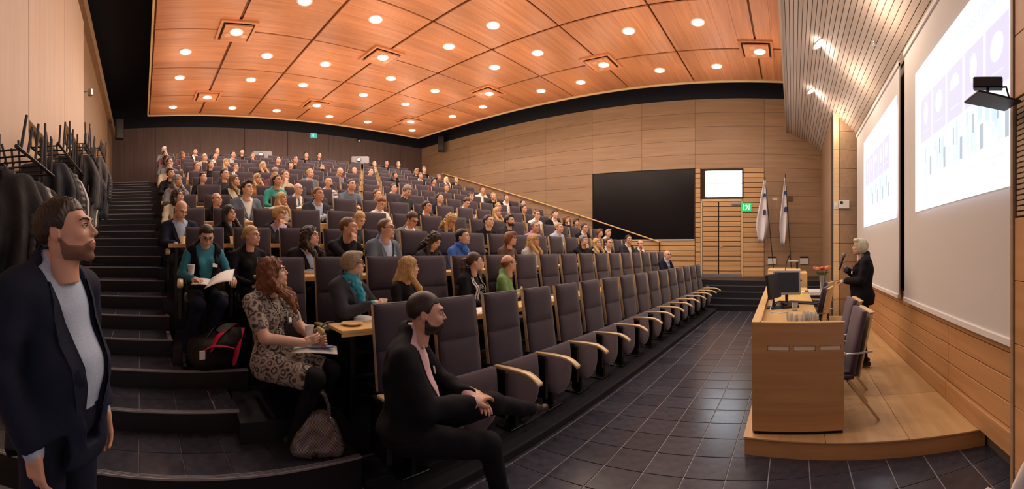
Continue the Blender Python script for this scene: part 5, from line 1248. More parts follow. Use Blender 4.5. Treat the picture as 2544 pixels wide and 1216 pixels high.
# the speaker
J = upd(skel('rest', 1, True), er=(-.235, -.04, 1.20), el=(.235, -.02, 1.19), wr=(-.07, -.24, 1.33), wl=(.06, -.24, 1.17), dr=(.25, -.45, .85), dl=(-.6, -.8, 0), pr=(.6, .6, 0), pl=(0, .3, -1), cr=78, cl=50)
SPK = person(5.06, -.92, .15, 172, -4, 3, J=J, stand=True, fem=1, hair='bob', hc='platinum', top='bluish grey', legs='black', jacket='black', skin=1, lod=0, scale=.965, badge=True, stout=.9, full=1, label='standing person in black suit speaking into a handheld microphone on the podium', vz=.60, vw=.20, hem=.42, brow='light brown')
# hoodie stripes and the white lettering on the black top
def strip_on(Jx, fem, stout, t, mat, x0, x1, z0, z1, w, off, name, curve=0):
    vs = []; n = 10
    for i in range(n):
        u = i / (n - 1); z = z0 + (z1 - z0) * u; x = x0 + (x1 - x0) * u + curve * math.sin(u * math.pi)
        for dx in (-w / 2, w / 2):
            ys = np.linspace(-.34, .12, 90); P = np.stack([np.full(90, x + dx), ys, np.full(90, z)], 1).astype(np.float32); d = torso_field(P, Jx, fem, off, stout); j = int(np.argmax(d < 0)) if (d < 0).any() else 50
            vs.append((x + dx, ys[j] - .004, z))
    m = MB().add(vs, [(2 * i, 2 * i + 1, 2 * i + 3, 2 * i + 2) for i in range(n - 1)]); o = m.build(name, mat, t, smooth=True); o.modifiers.new('s', 'SOLIDIFY').thickness = .004
JP = skel('rest', 1)
for s in (-1, 1):
    for q in (0, .022): strip_on(JP, 1, .5, PT, plain('stripe_white', (.75, .75, .75), .8), s * (.112 + q), s * (.108 + q), .70, 1.03, .013, .026, 'hood_stripe')
for txt, zz, sz in (('STAR', .885, .075), ('WARS', .815, .075)):
    me = text_mesh(txt, sz, 'print', plain('print_white', (.75, .75, .75), .7), .001)
    xs0 = [v.co.x for v in me.vertices]; cxm = (min(xs0) + max(xs0)) / 2
    for v in me.vertices:
        X_, Z_ = v.co.x - cxm, v.co.y; P = np.stack([np.full(90, X_ * .85), np.linspace(-.34, .12, 90), np.full(90, zz + Z_)], 1).astype(np.float32); d = torso_field(P, JP, 1, .006, .5); y_ = P[int(np.argmax(d < 0)), 1] if (d < 0).any() else -.1
        v.co = (X_ * .85, y_ - .006, zz + Z_)
    put('shirt_lettering', me, PT)
# row, seat, x, size, woman, hair, hair colour, top, jacket, extras (g glasses, b beard, G goatee, h hand on chin, D looking down, d bowed, n badge, t tie, S scarf, s stripes)
PEOPLE = [
    (2, 15, 9.29, 0.96, 0, 'bald', 'brown', 'light blue', 'navy', 'gt'),
    (3, 1, 0.67, 0.92, 1, 'bun', 'blonde', 'black', None, ''),
    (3, 2, 1.34, 0.92, 0, 'wavy', 'dark brown', 'light blue', 'black', ''),
    (3, 3, 1.82, 1.01, 0, 'short', 'light brown', 'black', None, 'h'),
    (3, 4, 2.33, 1.01, 0, 'receding', 'light brown', 'light blue', 'bluish grey', 'gn'),
    (3, 5, 3.04, 0.89, 1, 'wavy', 'dark brown', 'black', 'dark grey', 'D'),
    (3, 6, 3.57, 0.95, 1, 'tied', 'black', 'blue', None, 'S'),
    (3, 8, 4.58, 0.94, 1, 'bob', 'reddish', 'brown', None, 'g'),
    (3, 9, 5.17, 0.93, 1, 'long', 'blonde', 'light grey', None, ''),
    (3, 12, 6.84, 0.95, 1, 'curly', 'grey', 'black', None, 'h'),
    (3, 13, 7.41, 0.91, 1, 'long', 'blonde', 'white', 'black', ''),
    (3, 14, 7.97, 0.92, 0, 'receding', 'brown', 'white', 'dark grey', 'g'),
    (3, 16, 9.1, 1.01, 0, 'short', 'black', 'white', 'dark grey', ''),
    (3, 17, 9.91, 0.92, 0, 'fringe_bald', 'brown', 'white', 'dark grey', 'h'),
    (4, 0, -0.12, 0.95, 0, 'bald', 'brown', 'light blue', 'navy', 'D'),
    (4, 1, 0.53, 0.92, 1, 'long', 'black', 'black', None, ''),
    (4, 2, 1.23, 0.92, 1, 'pixie', 'blonde', 'lilac', 'black', 'gh'),
    (4, 4, 2.43, 0.88, 1, 'tied', 'blonde', 'dark grey', None, 'D'),
    (4, 6, 3.35, 0.91, 0, 'short', 'brown', 'white', 'grey', 'gD'),
    (4, 7, 4.14, 0.93, 1, 'wavy', 'blonde', 'dark grey', None, 'gD'),
    (4, 9, 5.08, 0.97, 0, 'short', 'brown', 'black', None, 'n'),
    (4, 10, 5.66, 0.99, 0, 'quiff', 'dark brown', 'dark grey', None, 'b'),
    (4, 11, 6.48, 0.92, 0, 'receding', 'grey', 'purple', None, ''),
    (4, 13, 7.39, 0.94, 0, 'short', 'blonde', 'light blue', None, ''),
    (4, 15, 8.55, 0.98, 0, 'short', 'dark brown', 'white', 'black', 'g'),
    (4, 16, 9.37, 0.9, 1, 'pixie', 'reddish', 'maroon', None, ''),
    (4, 17, 9.88, 0.91, 1, 'pixie', 'blonde', 'cream', None, ''),
    (5, 0, -0.19, 0.96, 1, 'wavy', 'dark brown', 'cream', None, ''),
    (5, 1, 0.44, 0.91, 0, 'fringe_bald', 'light brown', 'black', None, 'n'),
    (5, 2, 0.94, 1.06, 0, 'quiff', 'black', 'white', 'bluish grey', ''),
    (5, 3, 1.52, 0.94, 1, 'long', 'blonde', 'white', None, ''),
    (5, 4, 2.17, 1.02, 0, 'short', 'reddish', 'light blue', 'dark grey', 'n'),
    (5, 6, 3.38, 0.94, 1, 'tied', 'reddish', 'white', None, 'D'),
    (5, 8, 4.43, 0.94, 0, 'short', 'dark brown', 'white', 'black', 'g'),
    (5, 11, 6.42, 0.96, 1, 'long', 'blonde', 'beige', None, ''),
    (5, 14, 7.93, 0.99, 0, 'short', 'light brown', 'white', None, 'g'),
    (5, 15, 8.75, 1.05, 0, 'short', 'dark brown', 'white', 'black', ''),
    (5, 16, 9.33, 0.96, 1, 'bob', 'reddish', 'black', None, 'h'),
    (5, 17, 9.85, 0.92, 1, 'pixie', 'brown', 'maroon', None, ''),
    (6, 0, -0.23, 1.03, 1, 'wavy', 'grey', 'pink', 'grey', ''),
    (6, 2, 0.85, 1.04, 1, 'long', 'light brown', 'cream', 'black', ''),
    (6, 3, 1.68, 1.06, 1, 'tied', 'black', 'green teal', None, ''),
    (6, 4, 2.1, 0.94, 0, 'bald', 'brown', 'white', 'dark grey', 'gt'),
    (6, 6, 3.24, 1.06, 0, 'crop', 'dark brown', 'bluish grey', None, ''),
    (6, 7, 3.85, 0.93, 0, 'short', 'reddish', 'maroon', None, ''),
    (6, 8, 4.58, 1.03, 0, 'curly', 'grey', 'dark grey', None, 'D'),
    (6, 10, 5.51, 0.97, 0, 'receding', 'black', 'navy', None, ''),
    (6, 11, 6.33, 0.93, 0, 'short', 'brown', 'white', 'grey', 'D'),
    (6, 13, 7.5, 0.92, 1, 'tied', 'blonde', 'black', None, 'g'),
    (6, 15, 8.59, 0.94, 0, 'short', 'black', 'dark grey', None, ''),
    (7, 0, -0.4, 1.03, 1, 'curly', 'dark brown', 'black', None, ''),
    (7, 1, 0.29, 0.97, 1, 'tied', 'dark brown', 'black', None, 'n'),
    (7, 2, 0.76, 1.02, 0, 'short', 'dark brown', 'dark grey', None, ''),
    (7, 3, 1.47, 0.97, 1, 'long', 'blonde', 'mustard', None, 'g'),
    (7, 4, 2.09, 1.03, 0, 'receding', 'light brown', 'beige', None, 'h'),
    (7, 6, 3.12, 0.95, 0, 'bald', 'brown', 'light grey', None, 'Gs'),
    (7, 7, 3.67, 0.93, 0, 'crop', 'brown', 'bluish grey', None, ''),
    (7, 9, 4.84, 0.94, 1, 'tied', 'brown', 'white', None, ''),
    (7, 13, 7.41, 0.94, 1, 'tied', 'brown', 'grey', None, 'g'),
    (7, 15, 8.33, 1.02, 0, 'crop', 'blonde', 'black', None, ''),
    (7, 16, 8.91, 1.03, 1, 'tied', 'brown', 'white', 'black', ''),
    (7, 17, 9.73, 0.95, 0, 'short', 'black', 'black', None, ''),
    (8, 0, -0.49, 1.03, 0, 'short', 'light brown', 'beige', None, ''),
    (8, 4, 2.08, 0.97, 0, 'short', 'grey', 'maroon', None, 'd'),
    (8, 6, 3.0, 0.99, 0, 'short', 'blonde', 'light grey', 'bluish grey', ''),
    (8, 13, 7.3, 0.96, 1, 'tied', 'light brown', 'black', None, 'g'),
    (8, 16, 8.83, 1.03, 0, 'short', 'brown', 'white', None, ''),
    (9, 0, -0.52, 1.04, 0, 'short', 'brown', 'grey', None, 'g'),
    (9, 1, 0.2, 0.97, 0, 'short', 'light brown', 'pink', None, 'g'),
    (9, 2, 0.58, 1.0, 1, 'tied', 'brown', 'black', None, ''),
    (9, 3, 1.24, 0.94, 0, 'short', 'light brown', 'white', 'dark grey', 'h'),
    (9, 4, 1.99, 1.0, 1, 'long', 'blonde', 'black', None, ''),
    (9, 8, 4.21, 0.96, 0, 'bald', 'light brown', 'grey', None, 'd'),
    (9, 11, 6.06, 1.03, 1, 'long', 'black', 'black', None, ''),
    (9, 14, 7.57, 1.0, 1, 'bob', 'black', 'maroon', None, ''),
    (10, 0, -0.67, 1.03, 1, 'long', 'dark brown', 'grey', None, ''),
    (10, 3, 1.08, 0.96, 1, 'long', 'blonde', 'white', None, ''),
    (10, 6, 3.04, 0.96, 1, 'curly', 'dark brown', 'maroon', None, ''),
    (10, 8, 4.04, 0.94, 0, 'short', 'black', 'dark grey', None, 'b'),
    (10, 9, 4.66, 0.9, 0, 'crop', 'brown', 'maroon', None, ''),
    (10, 10, 5.15, 0.94, 0, 'fringe_bald', 'brown', 'brown', None, ''),
    (10, 11, 5.73, 0.96, 0, 'short', 'brown', 'lilac', None, ''),
    (10, 14, 7.72, 1.01, 0, 'short', 'brown', 'white', 'black', ''),
    (10, 16, 8.88, 0.99, 1, 'long', 'platinum', 'black', None, ''),
    (10, 17, 9.36, 1.03, 0, 'short', 'grey', 'black', None, ''),
    (11, 2, 0.49, 1.0, 0, 'fringe_bald', 'blonde', 'beige', None, ''),
    (11, 6, 2.88, 0.99, 0, 'short', 'dark brown', 'maroon', None, ''),
    (11, 7, 3.47, 1.02, 0, 'short', 'brown', 'black', None, ''),
    (11, 15, 8.21, 1.03, 1, 'bob', 'greyish blonde', 'black', None, 'g'),
    (11, 17, 9.3, 0.96, 0, 'curly', 'grey', 'dark grey', None, ''),
    (12, 0, -0.82, 1.01, 0, 'short', 'brown', 'maroon', None, ''),
    (12, 1, -0.22, 0.98, 0, 'short', 'reddish', 'maroon', None, 'g'),
    (12, 3, 0.9, 0.97, 1, 'bun', 'dark brown', 'white', 'black', ''),
    (12, 4, 1.52, 1.01, 0, 'short', 'dark brown', 'light grey', None, ''),
    (12, 5, 2.2, 0.99, 0, 'short', 'brown', 'dark grey', None, 'bh'),
    (12, 17, 9.28, 1.06, 0, 'short', 'grey', 'black', None, ''),
    (13, 0, -0.94, 1.06, 1, 'bob', 'white', 'grey', None, ''),
    (13, 2, 0.22, 1.01, 0, 'short', 'black', 'white', 'black', ''),
    (13, 3, 1.04, 1.04, 0, 'crop', 'brown', 'black', None, ''),
    (13, 5, 1.97, 1.03, 1, 'bun', 'dark brown', 'black', None, ''),
    (13, 9, 4.47, 1.04, 0, 'short', 'black', 'black', None, ''),
    (13, 10, 5.01, 1.06, 1, 'tied', 'black', 'dark grey', None, 'g'),
    (13, 14, 7.45, 0.96, 0, 'short', 'blonde', 'beige', None, ''),
    (13, 15, 8.03, 1.05, 0, 'short', 'black', 'black', None, ''),
    (13, 16, 8.61, 1.06, 0, 'short', 'grey', 'dark grey', None, ''),
]
HERO_SEATS = {(1, 0), (2, 0), (2, 1), (2, 2), (2, 4), (2, 5), (3, 0)}
OCC = set(HERO_SEATS) | {(r[0], r[1]) for r in PEOPLE}
place_seats(OCC)
rnd = random.Random(11)
for (n, k, X, sc_, fem, hair, hc, top, jac, ex) in PEOPLE:
    Y = D[n] - .30 - (.08 if n <= 4 else 0)
    th = math.degrees(math.atan2(6.0 - X, Y + 1.3)); th += rnd.uniform(-7, 7)
    pose = 'chin' if 'h' in ex else 'read' if ('D' in ex or 'd' in ex) else rnd.choice(['rest', 'rest', 'desk', 'crossed'])
    pitch = -32 if 'D' in ex else -40 if 'd' in ex else rnd.uniform(0, 7) + 2
    if 'D' in ex or 'd' in ex: th *= .6
    sl = 0; s_ = sc_
    if sc_ < .975: sl = .05 if sc_ > .935 else .09; s_ = min(1.0, sc_ + sl / 1.22)
    s_ = max(s_, .95)
    w = ['person in']
    col = top + ' ' + ('dress shirt' if 't' in ex else 'top')
    w.append((col + ' under ' + jac + ' jacket') if jac else (top + (' striped' if 's' in ex else '') + (' sweater' if rnd.random() < 0 else ' top')))
    e_ = []
    if 'g' in ex: e_.append('glasses')
    if 'S' in ex: e_.append('blue patterned scarf')
    if 'n' in ex: e_.append('name badge')
    place = '%s row, %s seat from stairs' % (ORD[n], ORD[k + 1])
    po = {'chin': 'hand on chin', 'read': 'looking down', 'crossed': 'arms folded'}.get(pose, '')
    lab = ' '.join(w) + (' with ' + ' and '.join(e_[:1]) if e_ else '') + (', ' + po if po else '') + ', ' + place
    if len(lab.split()) > 16: lab = ' '.join(w) + (' with ' + e_[0] if e_ else '') + ', ' + place
    if len(lab.split()) > 16: lab = ' '.join(w) + ', ' + place
    lod = 1 if n <= 4 or (n == 5 and X < 3) else 2
    person(X, Y, ZF[n], th * .42, th * .58, pitch, pose, fem, hair, hc, top, '_stripes' if 's' in ex else '', rnd.choice(['black', 'navy', 'dark grey']), jac, 'g' in ex, 'full' if 'b' in ex else 'goatee' if 'G' in ex else None, 'n' in ex, top if (jac and not fem) else None, 'blue' if 'S' in ex else None, 'bluish grey' if 't' in ex else None, skin=rnd.choice([0, 1, 1, 2]), lod=lod, scale=s_, label=lab, group='audience in the %s row' % ORD[n], sl=sl, vz=.74 if not fem else .66, vw=.30, roll=rnd.uniform(-4, 4))
# ------------------------------------------------------------------ things the audience holds and puts down
def cup(x, y, z, label, s=1, tilt=(0, 0), group='paper cups'):
    t = thing('paper_cup', label, 'cup', (x, y, z), 0, group); t.rotation_euler = (R(tilt[0]), R(tilt[1]), 0); t.scale = (s,) * 3
    MB().lathe([(0, 0), (.026, 0), (.036, .088), (.038, .09), (.036, .093), (.033, .088), (.025, .006), (0, .006)], 20).build('cup_body', M_PAPER, t, smooth=True)
    MB().lathe([(.0, .075), (.0325, .075)], 16).build('coffee', plain('coffee', (.03, .012, .005), .2), t); return t
cup(.915, 2.83, 1.02, 'white paper cup held by the person in the patterned dress')
cup(1.66, 3.00, 1.165, 'white paper cup held by the person with the turquoise scarf')
cup(.02, 3.70, 1.46, 'white paper cup held by the person in the teal sweater')
def sheet(name, pts, label, mat, th=.003, bend=.02, parts=None, cat='paper', group=None):
    c = sum((Vector(p) for p in pts), Vector()) / 4; t = thing(name, label, cat, c, 0, group); a, b, cc, d = [Vector(p) - c for p in pts]; n = 8; vs = []
    for i in range(n + 1):
        for j in range(n + 1):
            u, v = i / n, j / n; p = a * (1 - u) * (1 - v) + b * u * (1 - v) + cc * u * v + d * (1 - u) * v; vs.append((p.x, p.y, p.z + bend * math.sin(u * 3.1) * math.sin(v * 2.2 + .4)))
    fs = [(i * (n + 1) + j, (i + 1) * (n + 1) + j, (i + 1) * (n + 1) + j + 1, i * (n + 1) + j + 1) for i in range(n) for j in range(n)]
    o = MB().add(vs, fs).build('sheet', mat, t, smooth=True); o.modifiers.new('s', 'SOLIDIFY').thickness = th; return t
sheet('paper_sheet', [(.02, 3.62, 1.37), (.20, 3.58, 1.36), (.24, 3.78, 1.40), (.04, 3.84, 1.41)], 'white sheet under the cup on the lap of the teal sweater wearer', M_PAPER)
sheet('paper_sheet', [(.14, 3.52, 1.34), (.40, 3.60, 1.40), (.46, 3.86, 1.50), (.20, 3.80, 1.40)], 'large curled white newsletter held by the teal sweater wearer', M_PAPER, bend=.05)
sheet('leaflet', [(.72, 2.66, .955), (1.04, 2.56, .945), (1.10, 2.72, .96), (.80, 2.82, .97)], 'blue and white printed leaflet on the patterned dress lap', M_PAPER, cat='leaflet')
t = thing('leaflet', 'small folded cream leaflet lying on the blue printed one', 'leaflet', (.84, 2.71, .985), R(-20)); MB().box(-.08, .05, -.02, .02, 0, .012).build('cover', plain('cream_paper', (.70, .68, .50), .7), t)
t = thing('printed_panel', 'blue printed block on the leaflet over the patterned dress', 'leaflet', (.96, 2.66, .985), R(-17)); MB().box(-.09, .08, -.035, .035, -.003, .002).build('print', plain('print_blue', (.06, .12, .32), .6), t)
for i in range(3): MB().box(-.08, .07, -.025 + i * .02, -.022 + i * .02, .002, .003).build('text_line', M_PAPER, t)
t = thing('pastry_bag', 'crumpled purple and yellow snack wrapper held beside the paper cup', 'wrapper', (.99, 2.80, 1.04), 0)
v, q = surf(lambda P: ell_d(P, (0, 0, 0), (.045, .04, .06)) + .012 * wob(P, 60), (-.08, -.08, -.09), (.08, .08, .09), .007)
put('wrapper_body', np_mesh('wrapper_body', Part(v, q, (np.arange(len(q)) % 1 + (v[q].mean(1)[:, 2] > .015) + 2 * (wob(v[q].mean(1), 50) > .3)).clip(0, 2).astype(int)), [plain('wrap_grey', (.30, .22, .24), .5), plain('wrap_yellow', (.45, .38, .08), .5), plain('wrap_violet', (.16, .12, .45), .5)]), t)
sheet('paper_sheet', [(1.33, 2.92, 1.10), (1.56, 2.86, 1.06), (1.62, 3.02, 1.09), (1.40, 3.08, 1.12)], 'white sheet on the lap of the turquoise scarf wearer', M_PAPER)
def plate(x, y, z, label): 
    t = thing('wooden_plate', label, 'plate', (x, y, z), 0, 'round plates on the writing shelves'); MB().lathe([(0, 0), (.05, 0), (.085, .016), (.088, .020), (.08, .019), (.05, .006), (0, .006)], 24).build('plate_rim', plain('plate_wood', (.72, .50, .26), .35), t, smooth=True)
    MB().lathe([(0, .006), (.045, .006), (.04, .009), (0, .009)], 20).build('plate_centre', plain('plate_light', (.82, .62, .36), .4), t, smooth=True); return t
zd = ZF[2] + .70
plate(1.26, 2.79, zd, 'round pale plate at the stair end of the lowest writing shelf'); plate(1.88, 2.80, zd, 'round pale plate between the two first front row seats'); plate(3.50, 2.79, zd, 'round pale plate before the green sweater wearer')
def paper(x, y, z, rz, label, w=.21, h=.29, mat=None):
    t = thing('paper_sheet', label, 'paper', (x, y, z), R(rz), 'sheets on the writing shelves'); MB().box(-w / 2, w / 2, -h / 2, h / 2, 0, .003).build('sheet', mat or M_PAPER, t)
    for i in range(3): MB().box(-w * .38, w * (.35 - .1 * i), h * (.3 - .12 * i), h * (.32 - .12 * i), .003, .0036).build('text_line', plain('ink', (.35, .35, .38), .7), t)
    return t
paper(2.42, 2.78, zd, 78, 'printed sheet on the lowest shelf beside the third front seat')
paper(2.60, 2.80, zd, 70, 'printed sheet overlapping another behind the third front seat'); paper(4.0, 2.78, zd, 80, 'printed sheet on the lowest shelf past the green sweater')
rr_ = random.Random(5); kk_ = 0
for n in range(3, 8):
    z = ZF[n] + .70
    for k in range(ROWX[n][2]):
        if (n, k) in OCC and rr_.random() < .55:
            x = ROWX[n][0] + ROWX[n][1] * k + .23 + rr_.uniform(-.08, .12)
            if n == 3 and x < .9: continue
            w = rr_.random()
            if w < .6: paper(x, D[n - 1] + .21, z, rr_.uniform(70, 110), 'sheet of paper on the %s row shelf before the %s seat from stairs' % (ORD[n], ORD[k + 1]))
            else: cup(x, D[n - 1] + .22, z, 'paper cup on the %s row shelf before the %s seat from stairs' % (ORD[n], ORD[k + 1]))
t = thing('laptop', 'open silver laptop seen from behind on the sixth row shelf', 'laptop', (7.6, 6.80, ZF[5] + .70), R(0)); MB().box(-.15, .15, -.02, .2, 0, .012).build('laptop_base', M_METAL, t, bevel=.003); o = MB().box(-.15, .15, -.006, .0, 0, .21).build('laptop_lid', M_METAL, t, bevel=.003); o.rotation_euler = (R(10), 0, 0); MB().lathe([(0, 0), (.018, 0), (.016, .002), (0, .003)], 12).build('lid_emblem', M_BADGE, t, loc=(0, -.028, .11)).rotation_euler = (R(98), 0, 0)
# microphone of the speaker
t = thing('handheld_microphone', 'black handheld microphone held by the speaker', 'microphone', (5.03, -.645, 1.54)); t.rotation_euler = (R(18), 0, 0)
MB().lathe([(0, -.12), (.013, -.12), (.018, .05), (.016, .055), (0, .055)], 14).build('microphone_handle', M_PLASTB, t, smooth=True); MB().lathe([(0, .055), (.018, .055), (.026, .075), (.026, .095), (.014, .115), (0, .118)], 16).build('microphone_head', plain('mic_mesh', (.20, .18, .17), .5, .6), t, smooth=True)
# handbag on the landing step
hb_ = thing('handbag', 'silvery woven leather handbag with two loop handles on the landing step', 'bag', (.90, 2.60, .235), R(-14))
def bagf(P):
    z = P[:, 2]; w = .205 - .12 * np.clip(z / .30, 0, 1) ** 1.6; dpt = .10 - .05 * np.clip(z / .3, 0, 1)
    q = P.copy(); q[:, 0] = q[:, 0] / w * .2; q[:, 1] = q[:, 1] / dpt * .1
    d = box_d(q, (0, 0, .15), (.20, .10, .155), .07) * .6
    return d + .005 * wob(P, 30, 2)
v, q = surf(bagf, (-.24, -.14, -.02), (.24, .14, .34), .009)
mw, nt_, b_ = nodes_of('woven_silver'); N_ = nt_.nodes; tc_ = N_.new('ShaderNodeTexCoord'); ck = N_.new('ShaderNodeTexChecker'); ck.inputs['Scale'].default_value = 95; ck.inputs['Color1'].default_value = (.30, .27, .27, 1); ck.inputs['Color2'].default_value = (.10, .09, .095, 1); nt_.links.new(tc_.outputs['Object'], ck.inputs['Vector']); nt_.links.new(ck.outputs['Color'], b_.inputs['Base Color']); b_.inputs['Roughness'].default_value = .38; b_.inputs['Metallic'].default_value = .35
bpn = N_.new('ShaderNodeBump'); bpn.inputs['Strength'].default_value = .6; bpn.inputs['Distance'].default_value = .004; nt_.links.new(ck.outputs['Fac'], bpn.inputs['Height']); nt_.links.new(bpn.outputs[0], b_.inputs['Normal'])
put('bag_body', np_mesh('bag_body', Part(v, q, np.zeros(len(q), int)), [mw]), hb_)
for s in (-1, 1):
    pts = [(.085 * math.cos(a) , s * .035 + s * .01 * math.sin(a), .27 + .19 * math.sin(a)) for a in np.linspace(0, math.pi, 15)]
    MB().tube(pts, .011, 8).build('handle', mw, hb_, smooth=True)
    for q_ in (-1, 1): MB().lathe([(0, -.01), (.014, 0), (0, .01)], 10, (q_ * .085, s * .042, .275)).build('handle_ring', M_METAL, hb_)
# red and grey rucksack on the step
rk = thing('rucksack', 'black and grey rucksack with pink-red straps lying on a step', 'bag', (.30, 3.72, .575), R(24)); rk.scale = (1.25, 1.05, 1.5)
v, q = surf(lambda P: smin(box_d(P, (0, 0, .10), (.25, .15, .10), .07), ell_d(P, (.06, .0, .19), (.16, .12, .06)), .04) + .008 * wob(P, 26, 1), (-.30, -.2, -.02), (.30, .2, .30), .011); put('bag_body', np_mesh('bag_body', Part(v, q, np.zeros(len(q), int)), [plain('nylon_black', (.010, .010, .013), .6, bump=.3)]), rk)
M_RED = plain('strap_red', (.72, .02, .11), .6, bump=.3)
def ribbon(pts, w, mat, name, t, th=.012):
    pts = [Vector(p) for p in pts]; vs = []; up = Vector((0, 0, 1))
    for i, p in enumerate(pts):
        d = (pts[min(i + 1, len(pts) - 1)] - pts[max(0, i - 1)]).normalized(); s = d.cross(up).normalized() * w / 2; vs += [p - s, p + s]
    o = MB().add(vs, [(2 * i, 2 * i + 1, 2 * i + 3, 2 * i + 2) for i in range(len(pts) - 1)]).build(name, mat, t, smooth=True); o.modifiers.new('s', 'SOLIDIFY').thickness = th; o.modifiers.new('b', 'SUBSURF').levels = 1; return o
ribbon([(-.16, -.16, .12), (-.10, -.13, .215), (.02, -.09, .25), (.14, .02, .265), (.20, .09, .24), (.24, .12, .17)], .05, M_RED, 'shoulder_strap', rk)
ribbon([(.02, -.185, .02), (.06, -.175, .10), (.11, -.13, .20), (.19, -.03, .245), (.25, .06, .21)], .055, M_RED, 'shoulder_strap', rk)
ribbon([(-.24, -.10, .10), (-.18, -.14, .16), (-.10, -.165, .17), (.0, -.175, .15), (.06, -.18, .13)], .05, M_RED, 'hip_belt', rk)
ribbon([(-.06, -.10, .235), (.04, -.03, .262), (.12, .05, .262)], .12, plain('mesh_grey', (.10, .105, .10), .7, bump=.4), 'back_panel', rk)
ribbon([(-.2, -.12, .18), (-.05, -.02, .28), (.10, .10, .27)], .012, M_PLASTB, 'webbing', rk); MB().box(-.02, .02, -.012, .012, 0, .05).build('buckle', M_BADGE, rk, loc=(-.22, -.16, .09))
t = thing('shoulder_bag', 'black shoulder bag on the seat between patterned dress and scarf', 'bag', (1.10, 2.98, ZF[2] + .46), R(20))
v, q = surf(lambda P: box_d(P, (0, 0, .09), (.13, .09, .10), .06) + .007 * wob(P, 30, 1), (-.18, -.14, -.03), (.18, .14, .24), .011); put('bag_body', np_mesh('bag_body', Part(v, q, np.zeros(len(q), int)), [MATS['nylon_black']]), t)
ribbon([(-.12, 0, .14), (-.06, -.04, .25), (.05, -.05, .27), (.16, -.06, .16), (.22, -.10, .06)], .035, plain('strap_grey', (.035, .035, .04), .6), 'bag_strap', t)
# ------------------------------------------------------------------ coat racks with coats along the left wall
COATS = {}
def coat_mesh(kind, mat):
    key = (kind, mat.name)
    if key in COATS: return COATS[key]
    L_ = {'long': .98, 'short': .72, 'puffer': .74}[kind]
    def f(P):
        z = P[:, 2]; u = np.clip(-z / L_, 0, 1); w = .19 + .05 * u; dp = .085 + .05 * np.sin(u * 3) + .02 * u
        q = P.copy(); q[:, 0] = q[:, 0] / w * .2; q[:, 1] = q[:, 1] / dp * .1
        d = box_d(q, (0, 0, -L_ / 2 - .03), (.2, .1, L_ / 2), .08) * .7
        d = smin(d, ell_d(P, (0, 0, -.02), (.09, .07, .06)), .05)
        for s in (-1, 1): d = smin(d, chain(P, [(s * .17, 0, -.09), (s * .25, -.01, -.30), (s * .265, -.03, -.66)], [.07, .062, .045]), .02)
        d = smax(d, -seg_d(P, (0, -.03, .0), (0, -.13, -.16), .05, .0), .01)
        d = smax(d, -np.maximum(np.abs(P[:, 0]) - .012, P[:, 1] + .03), .01)
        if kind == 'puffer': d = d + .013 * np.abs(np.sin(z * 52)) - .008
        fold = .016 * np.sin(P[:, 0] * 46 + 2.5 * np.sin(z * 5)) * np.clip(-z * 2, 0, 1) if kind != 'puffer' else .004 * wob(P, 30)
        return d + fold + .006 * wob(P, 18, 4)
    v, q = surf(f, (-.36, -.22, -L_ - .1), (.36, .22, .08), .016); COATS[key] = np_mesh('coat_body', Part(v, q, np.zeros(len(q), int)), [mat]); return COATS[key]
def coat(x, y, z, rz, kind, mat, label, s=1, extra=None):
    t = thing('coat', label, 'coat', (x, y, z), R(rz), 'coats on the racks'); t.scale = (s,) * 3; put('coat_body', coat_mesh(kind, mat), t)
    hm = MB(); hm.tube([(-.17, 0, -.06), (-.06, 0, .0), (0, 0, .015), (.06, 0, .0), (.17, 0, -.06)], .008, 6); hm.tube([(0, 0, .015), (0, 0, .07), (.02, 0, .10), (.0, 0, .12)], .004, 6)
    hm.build('hanger', M_PLASTB, t, smooth=True)
    cm = MB(); cm.tube([(.055 * math.cos(a), -.01 + .05 * math.sin(a), -.005 + .012 * math.sin(a)) for a in np.linspace(-math.pi, math.pi, 13)], .022, 7); cm.build('collar', mat, t, smooth=True)
    return t
M_CO = {'black': plain('coat_black', (.008, .009, .012), .75, bump=.3), 'char': plain('coat_charcoal', (.045, .047, .055), .85, noise=.3, nscale=60, bump=.3), 'puff': plain('coat_puffer', (.28, .27, .29), .45, bump=.2), 'dpuff': plain('coat_dark_puffer', (.035, .035, .042), .4, bump=.2), 'navy': plain('coat_navy', (.012, .015, .030), .7, bump=.3), 'grey': plain('coat_grey', (.10, .10, .11), .85, noise=.3, nscale=80, bump=.3), 'print': cloth_mat('white', '_leaf2') if False else plain('coat_print', (.55, .53, .50), .8, noise=.9, nscale=28), 'white': plain('coat_white', (.62, .60, .58), .8)}
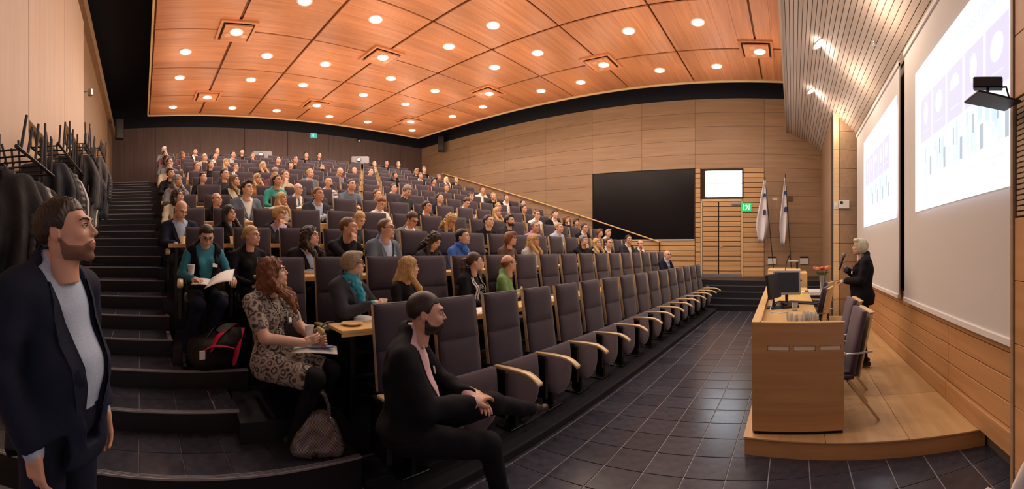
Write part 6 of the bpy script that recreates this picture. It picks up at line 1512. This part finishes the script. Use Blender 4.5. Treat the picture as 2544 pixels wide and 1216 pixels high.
def rack(y0, y1, zf, label):
    xw = lambda y: sx(-.86, y); yc = (y0 + y1) / 2; t = thing('coat_rack', label, 'coat rack', (xw(yc), yc, zf), math.atan2(K, 1) , 'black coat racks along the left wall'); h = (y1 - y0) / 2; zt = 1.95; fz = lambda y: 0 if y < 2.45 else .235 if y < 3.05 else .405 + .1683 * int((y - 3.05) / .5)
    for s in (-1, 1):
        b_ = fz(yc + s * h) - zf; MB().tube([(0, s * h, b_), (0, s * h, zt)], .018, 8).build('rack_post', M_STEEL, t, smooth=True); MB().tube([(-.22, s * h, b_ + .02), (.22, s * h, b_ + .02)], .018, 8).build('rack_foot', M_STEEL, t, smooth=True)
    for q in (-.13, .13): MB().tube([(q, -h, zt), (q, h, zt)], .012, 8).build('rack_rail', M_STEEL, t, smooth=True)
    n = max(4, int((y1 - y0) / .16)); rg = random.Random(int(y0 * 10))
    for i in range(n):
        y = -h + (i + .5) * 2 * h / n
        for q in (-.13, .13):
            hh = .16 + .22 * rg.random(); MB().tube([(q, y + rg.uniform(-.03, .03), zt), (q * 1.1 + rg.uniform(-.02, .02), y + rg.uniform(-.05, .05), zt + hh)], .010, 6).build('hat_peg', M_STEEL, t, smooth=True)
        MB().tube([(-.13, y, zt), (.13, y, zt)], .007, 5).build('rack_rung', M_STEEL, t)
    return t
racks = [(2.02, 3.0, .36, 'first coat rack from the front, behind the standing person'), (3.15, 4.6, .68, 'second coat rack from the front by the stairs'), (4.75, 6.3, 1.14, 'third coat rack from the front by the stairs'), (6.45, 7.6, 1.52, 'fourth coat rack from the front beside the stairs')]
for r_ in racks: rack(*r_)
cs = [(2.1, 'long', 'black', 'near black overcoat at the front end of the first rack'), (2.26, 'puffer', 'dpuff', 'dark padded jacket next on the first rack'), (2.42, 'long', 'char', 'charcoal wool coat in the middle of the first rack'), (2.6, 'puffer', 'puff', 'pale grey quilted puffer jacket behind the standing person'), (2.78, 'long', 'black', 'black coat at the far end of the first rack'),
 (3.3, 'short', 'navy', 'navy jacket at the front of the second rack'), (3.52, 'long', 'black', 'black coat, second on the second rack'), (3.74, 'puffer', 'dpuff', 'dark padded jacket, third on the second rack'), (3.96, 'long', 'black', 'black coat, fourth on the second rack'), (4.2, 'short', 'white', 'short white jacket showing between dark coats on the second rack'), (4.42, 'long', 'char', 'charcoal coat at the far end of the second rack'),
 (4.9, 'long', 'black', 'black coat at the front of the third rack'), (5.15, 'long', 'grey', 'mid grey wool coat on the third rack'), (5.4, 'long', 'char', 'charcoal coat on the third rack'), (5.65, 'long', 'print', 'long white printed coat on the third rack'), (5.9, 'long', 'black', 'black coat beside the white printed coat'), (6.12, 'short', 'navy', 'navy jacket at the far end of the third rack'),
 (6.6, 'long', 'grey', 'grey coat at the front of the fourth rack'), (6.9, 'long', 'black', 'black coat, second on the fourth rack'), (7.1, 'puffer', 'dpuff', 'dark padded jacket on the fourth rack'), (7.3, 'long', 'char', 'charcoal coat, fourth on the fourth rack'), (7.5, 'long', 'black', 'black coat at the far end of the fourth rack')]
cr_ = random.Random(2)
for y, kd, mt, lb in cs:
    zf = [r_[2] for r_ in racks if r_[0] <= y <= r_[1]][0]; coat(sx(-.90, y), y, zf + 1.84, 0 + 8 + cr_.uniform(-22, 22), kd, M_CO[mt], lb, 1 + cr_.uniform(-.05, .06))
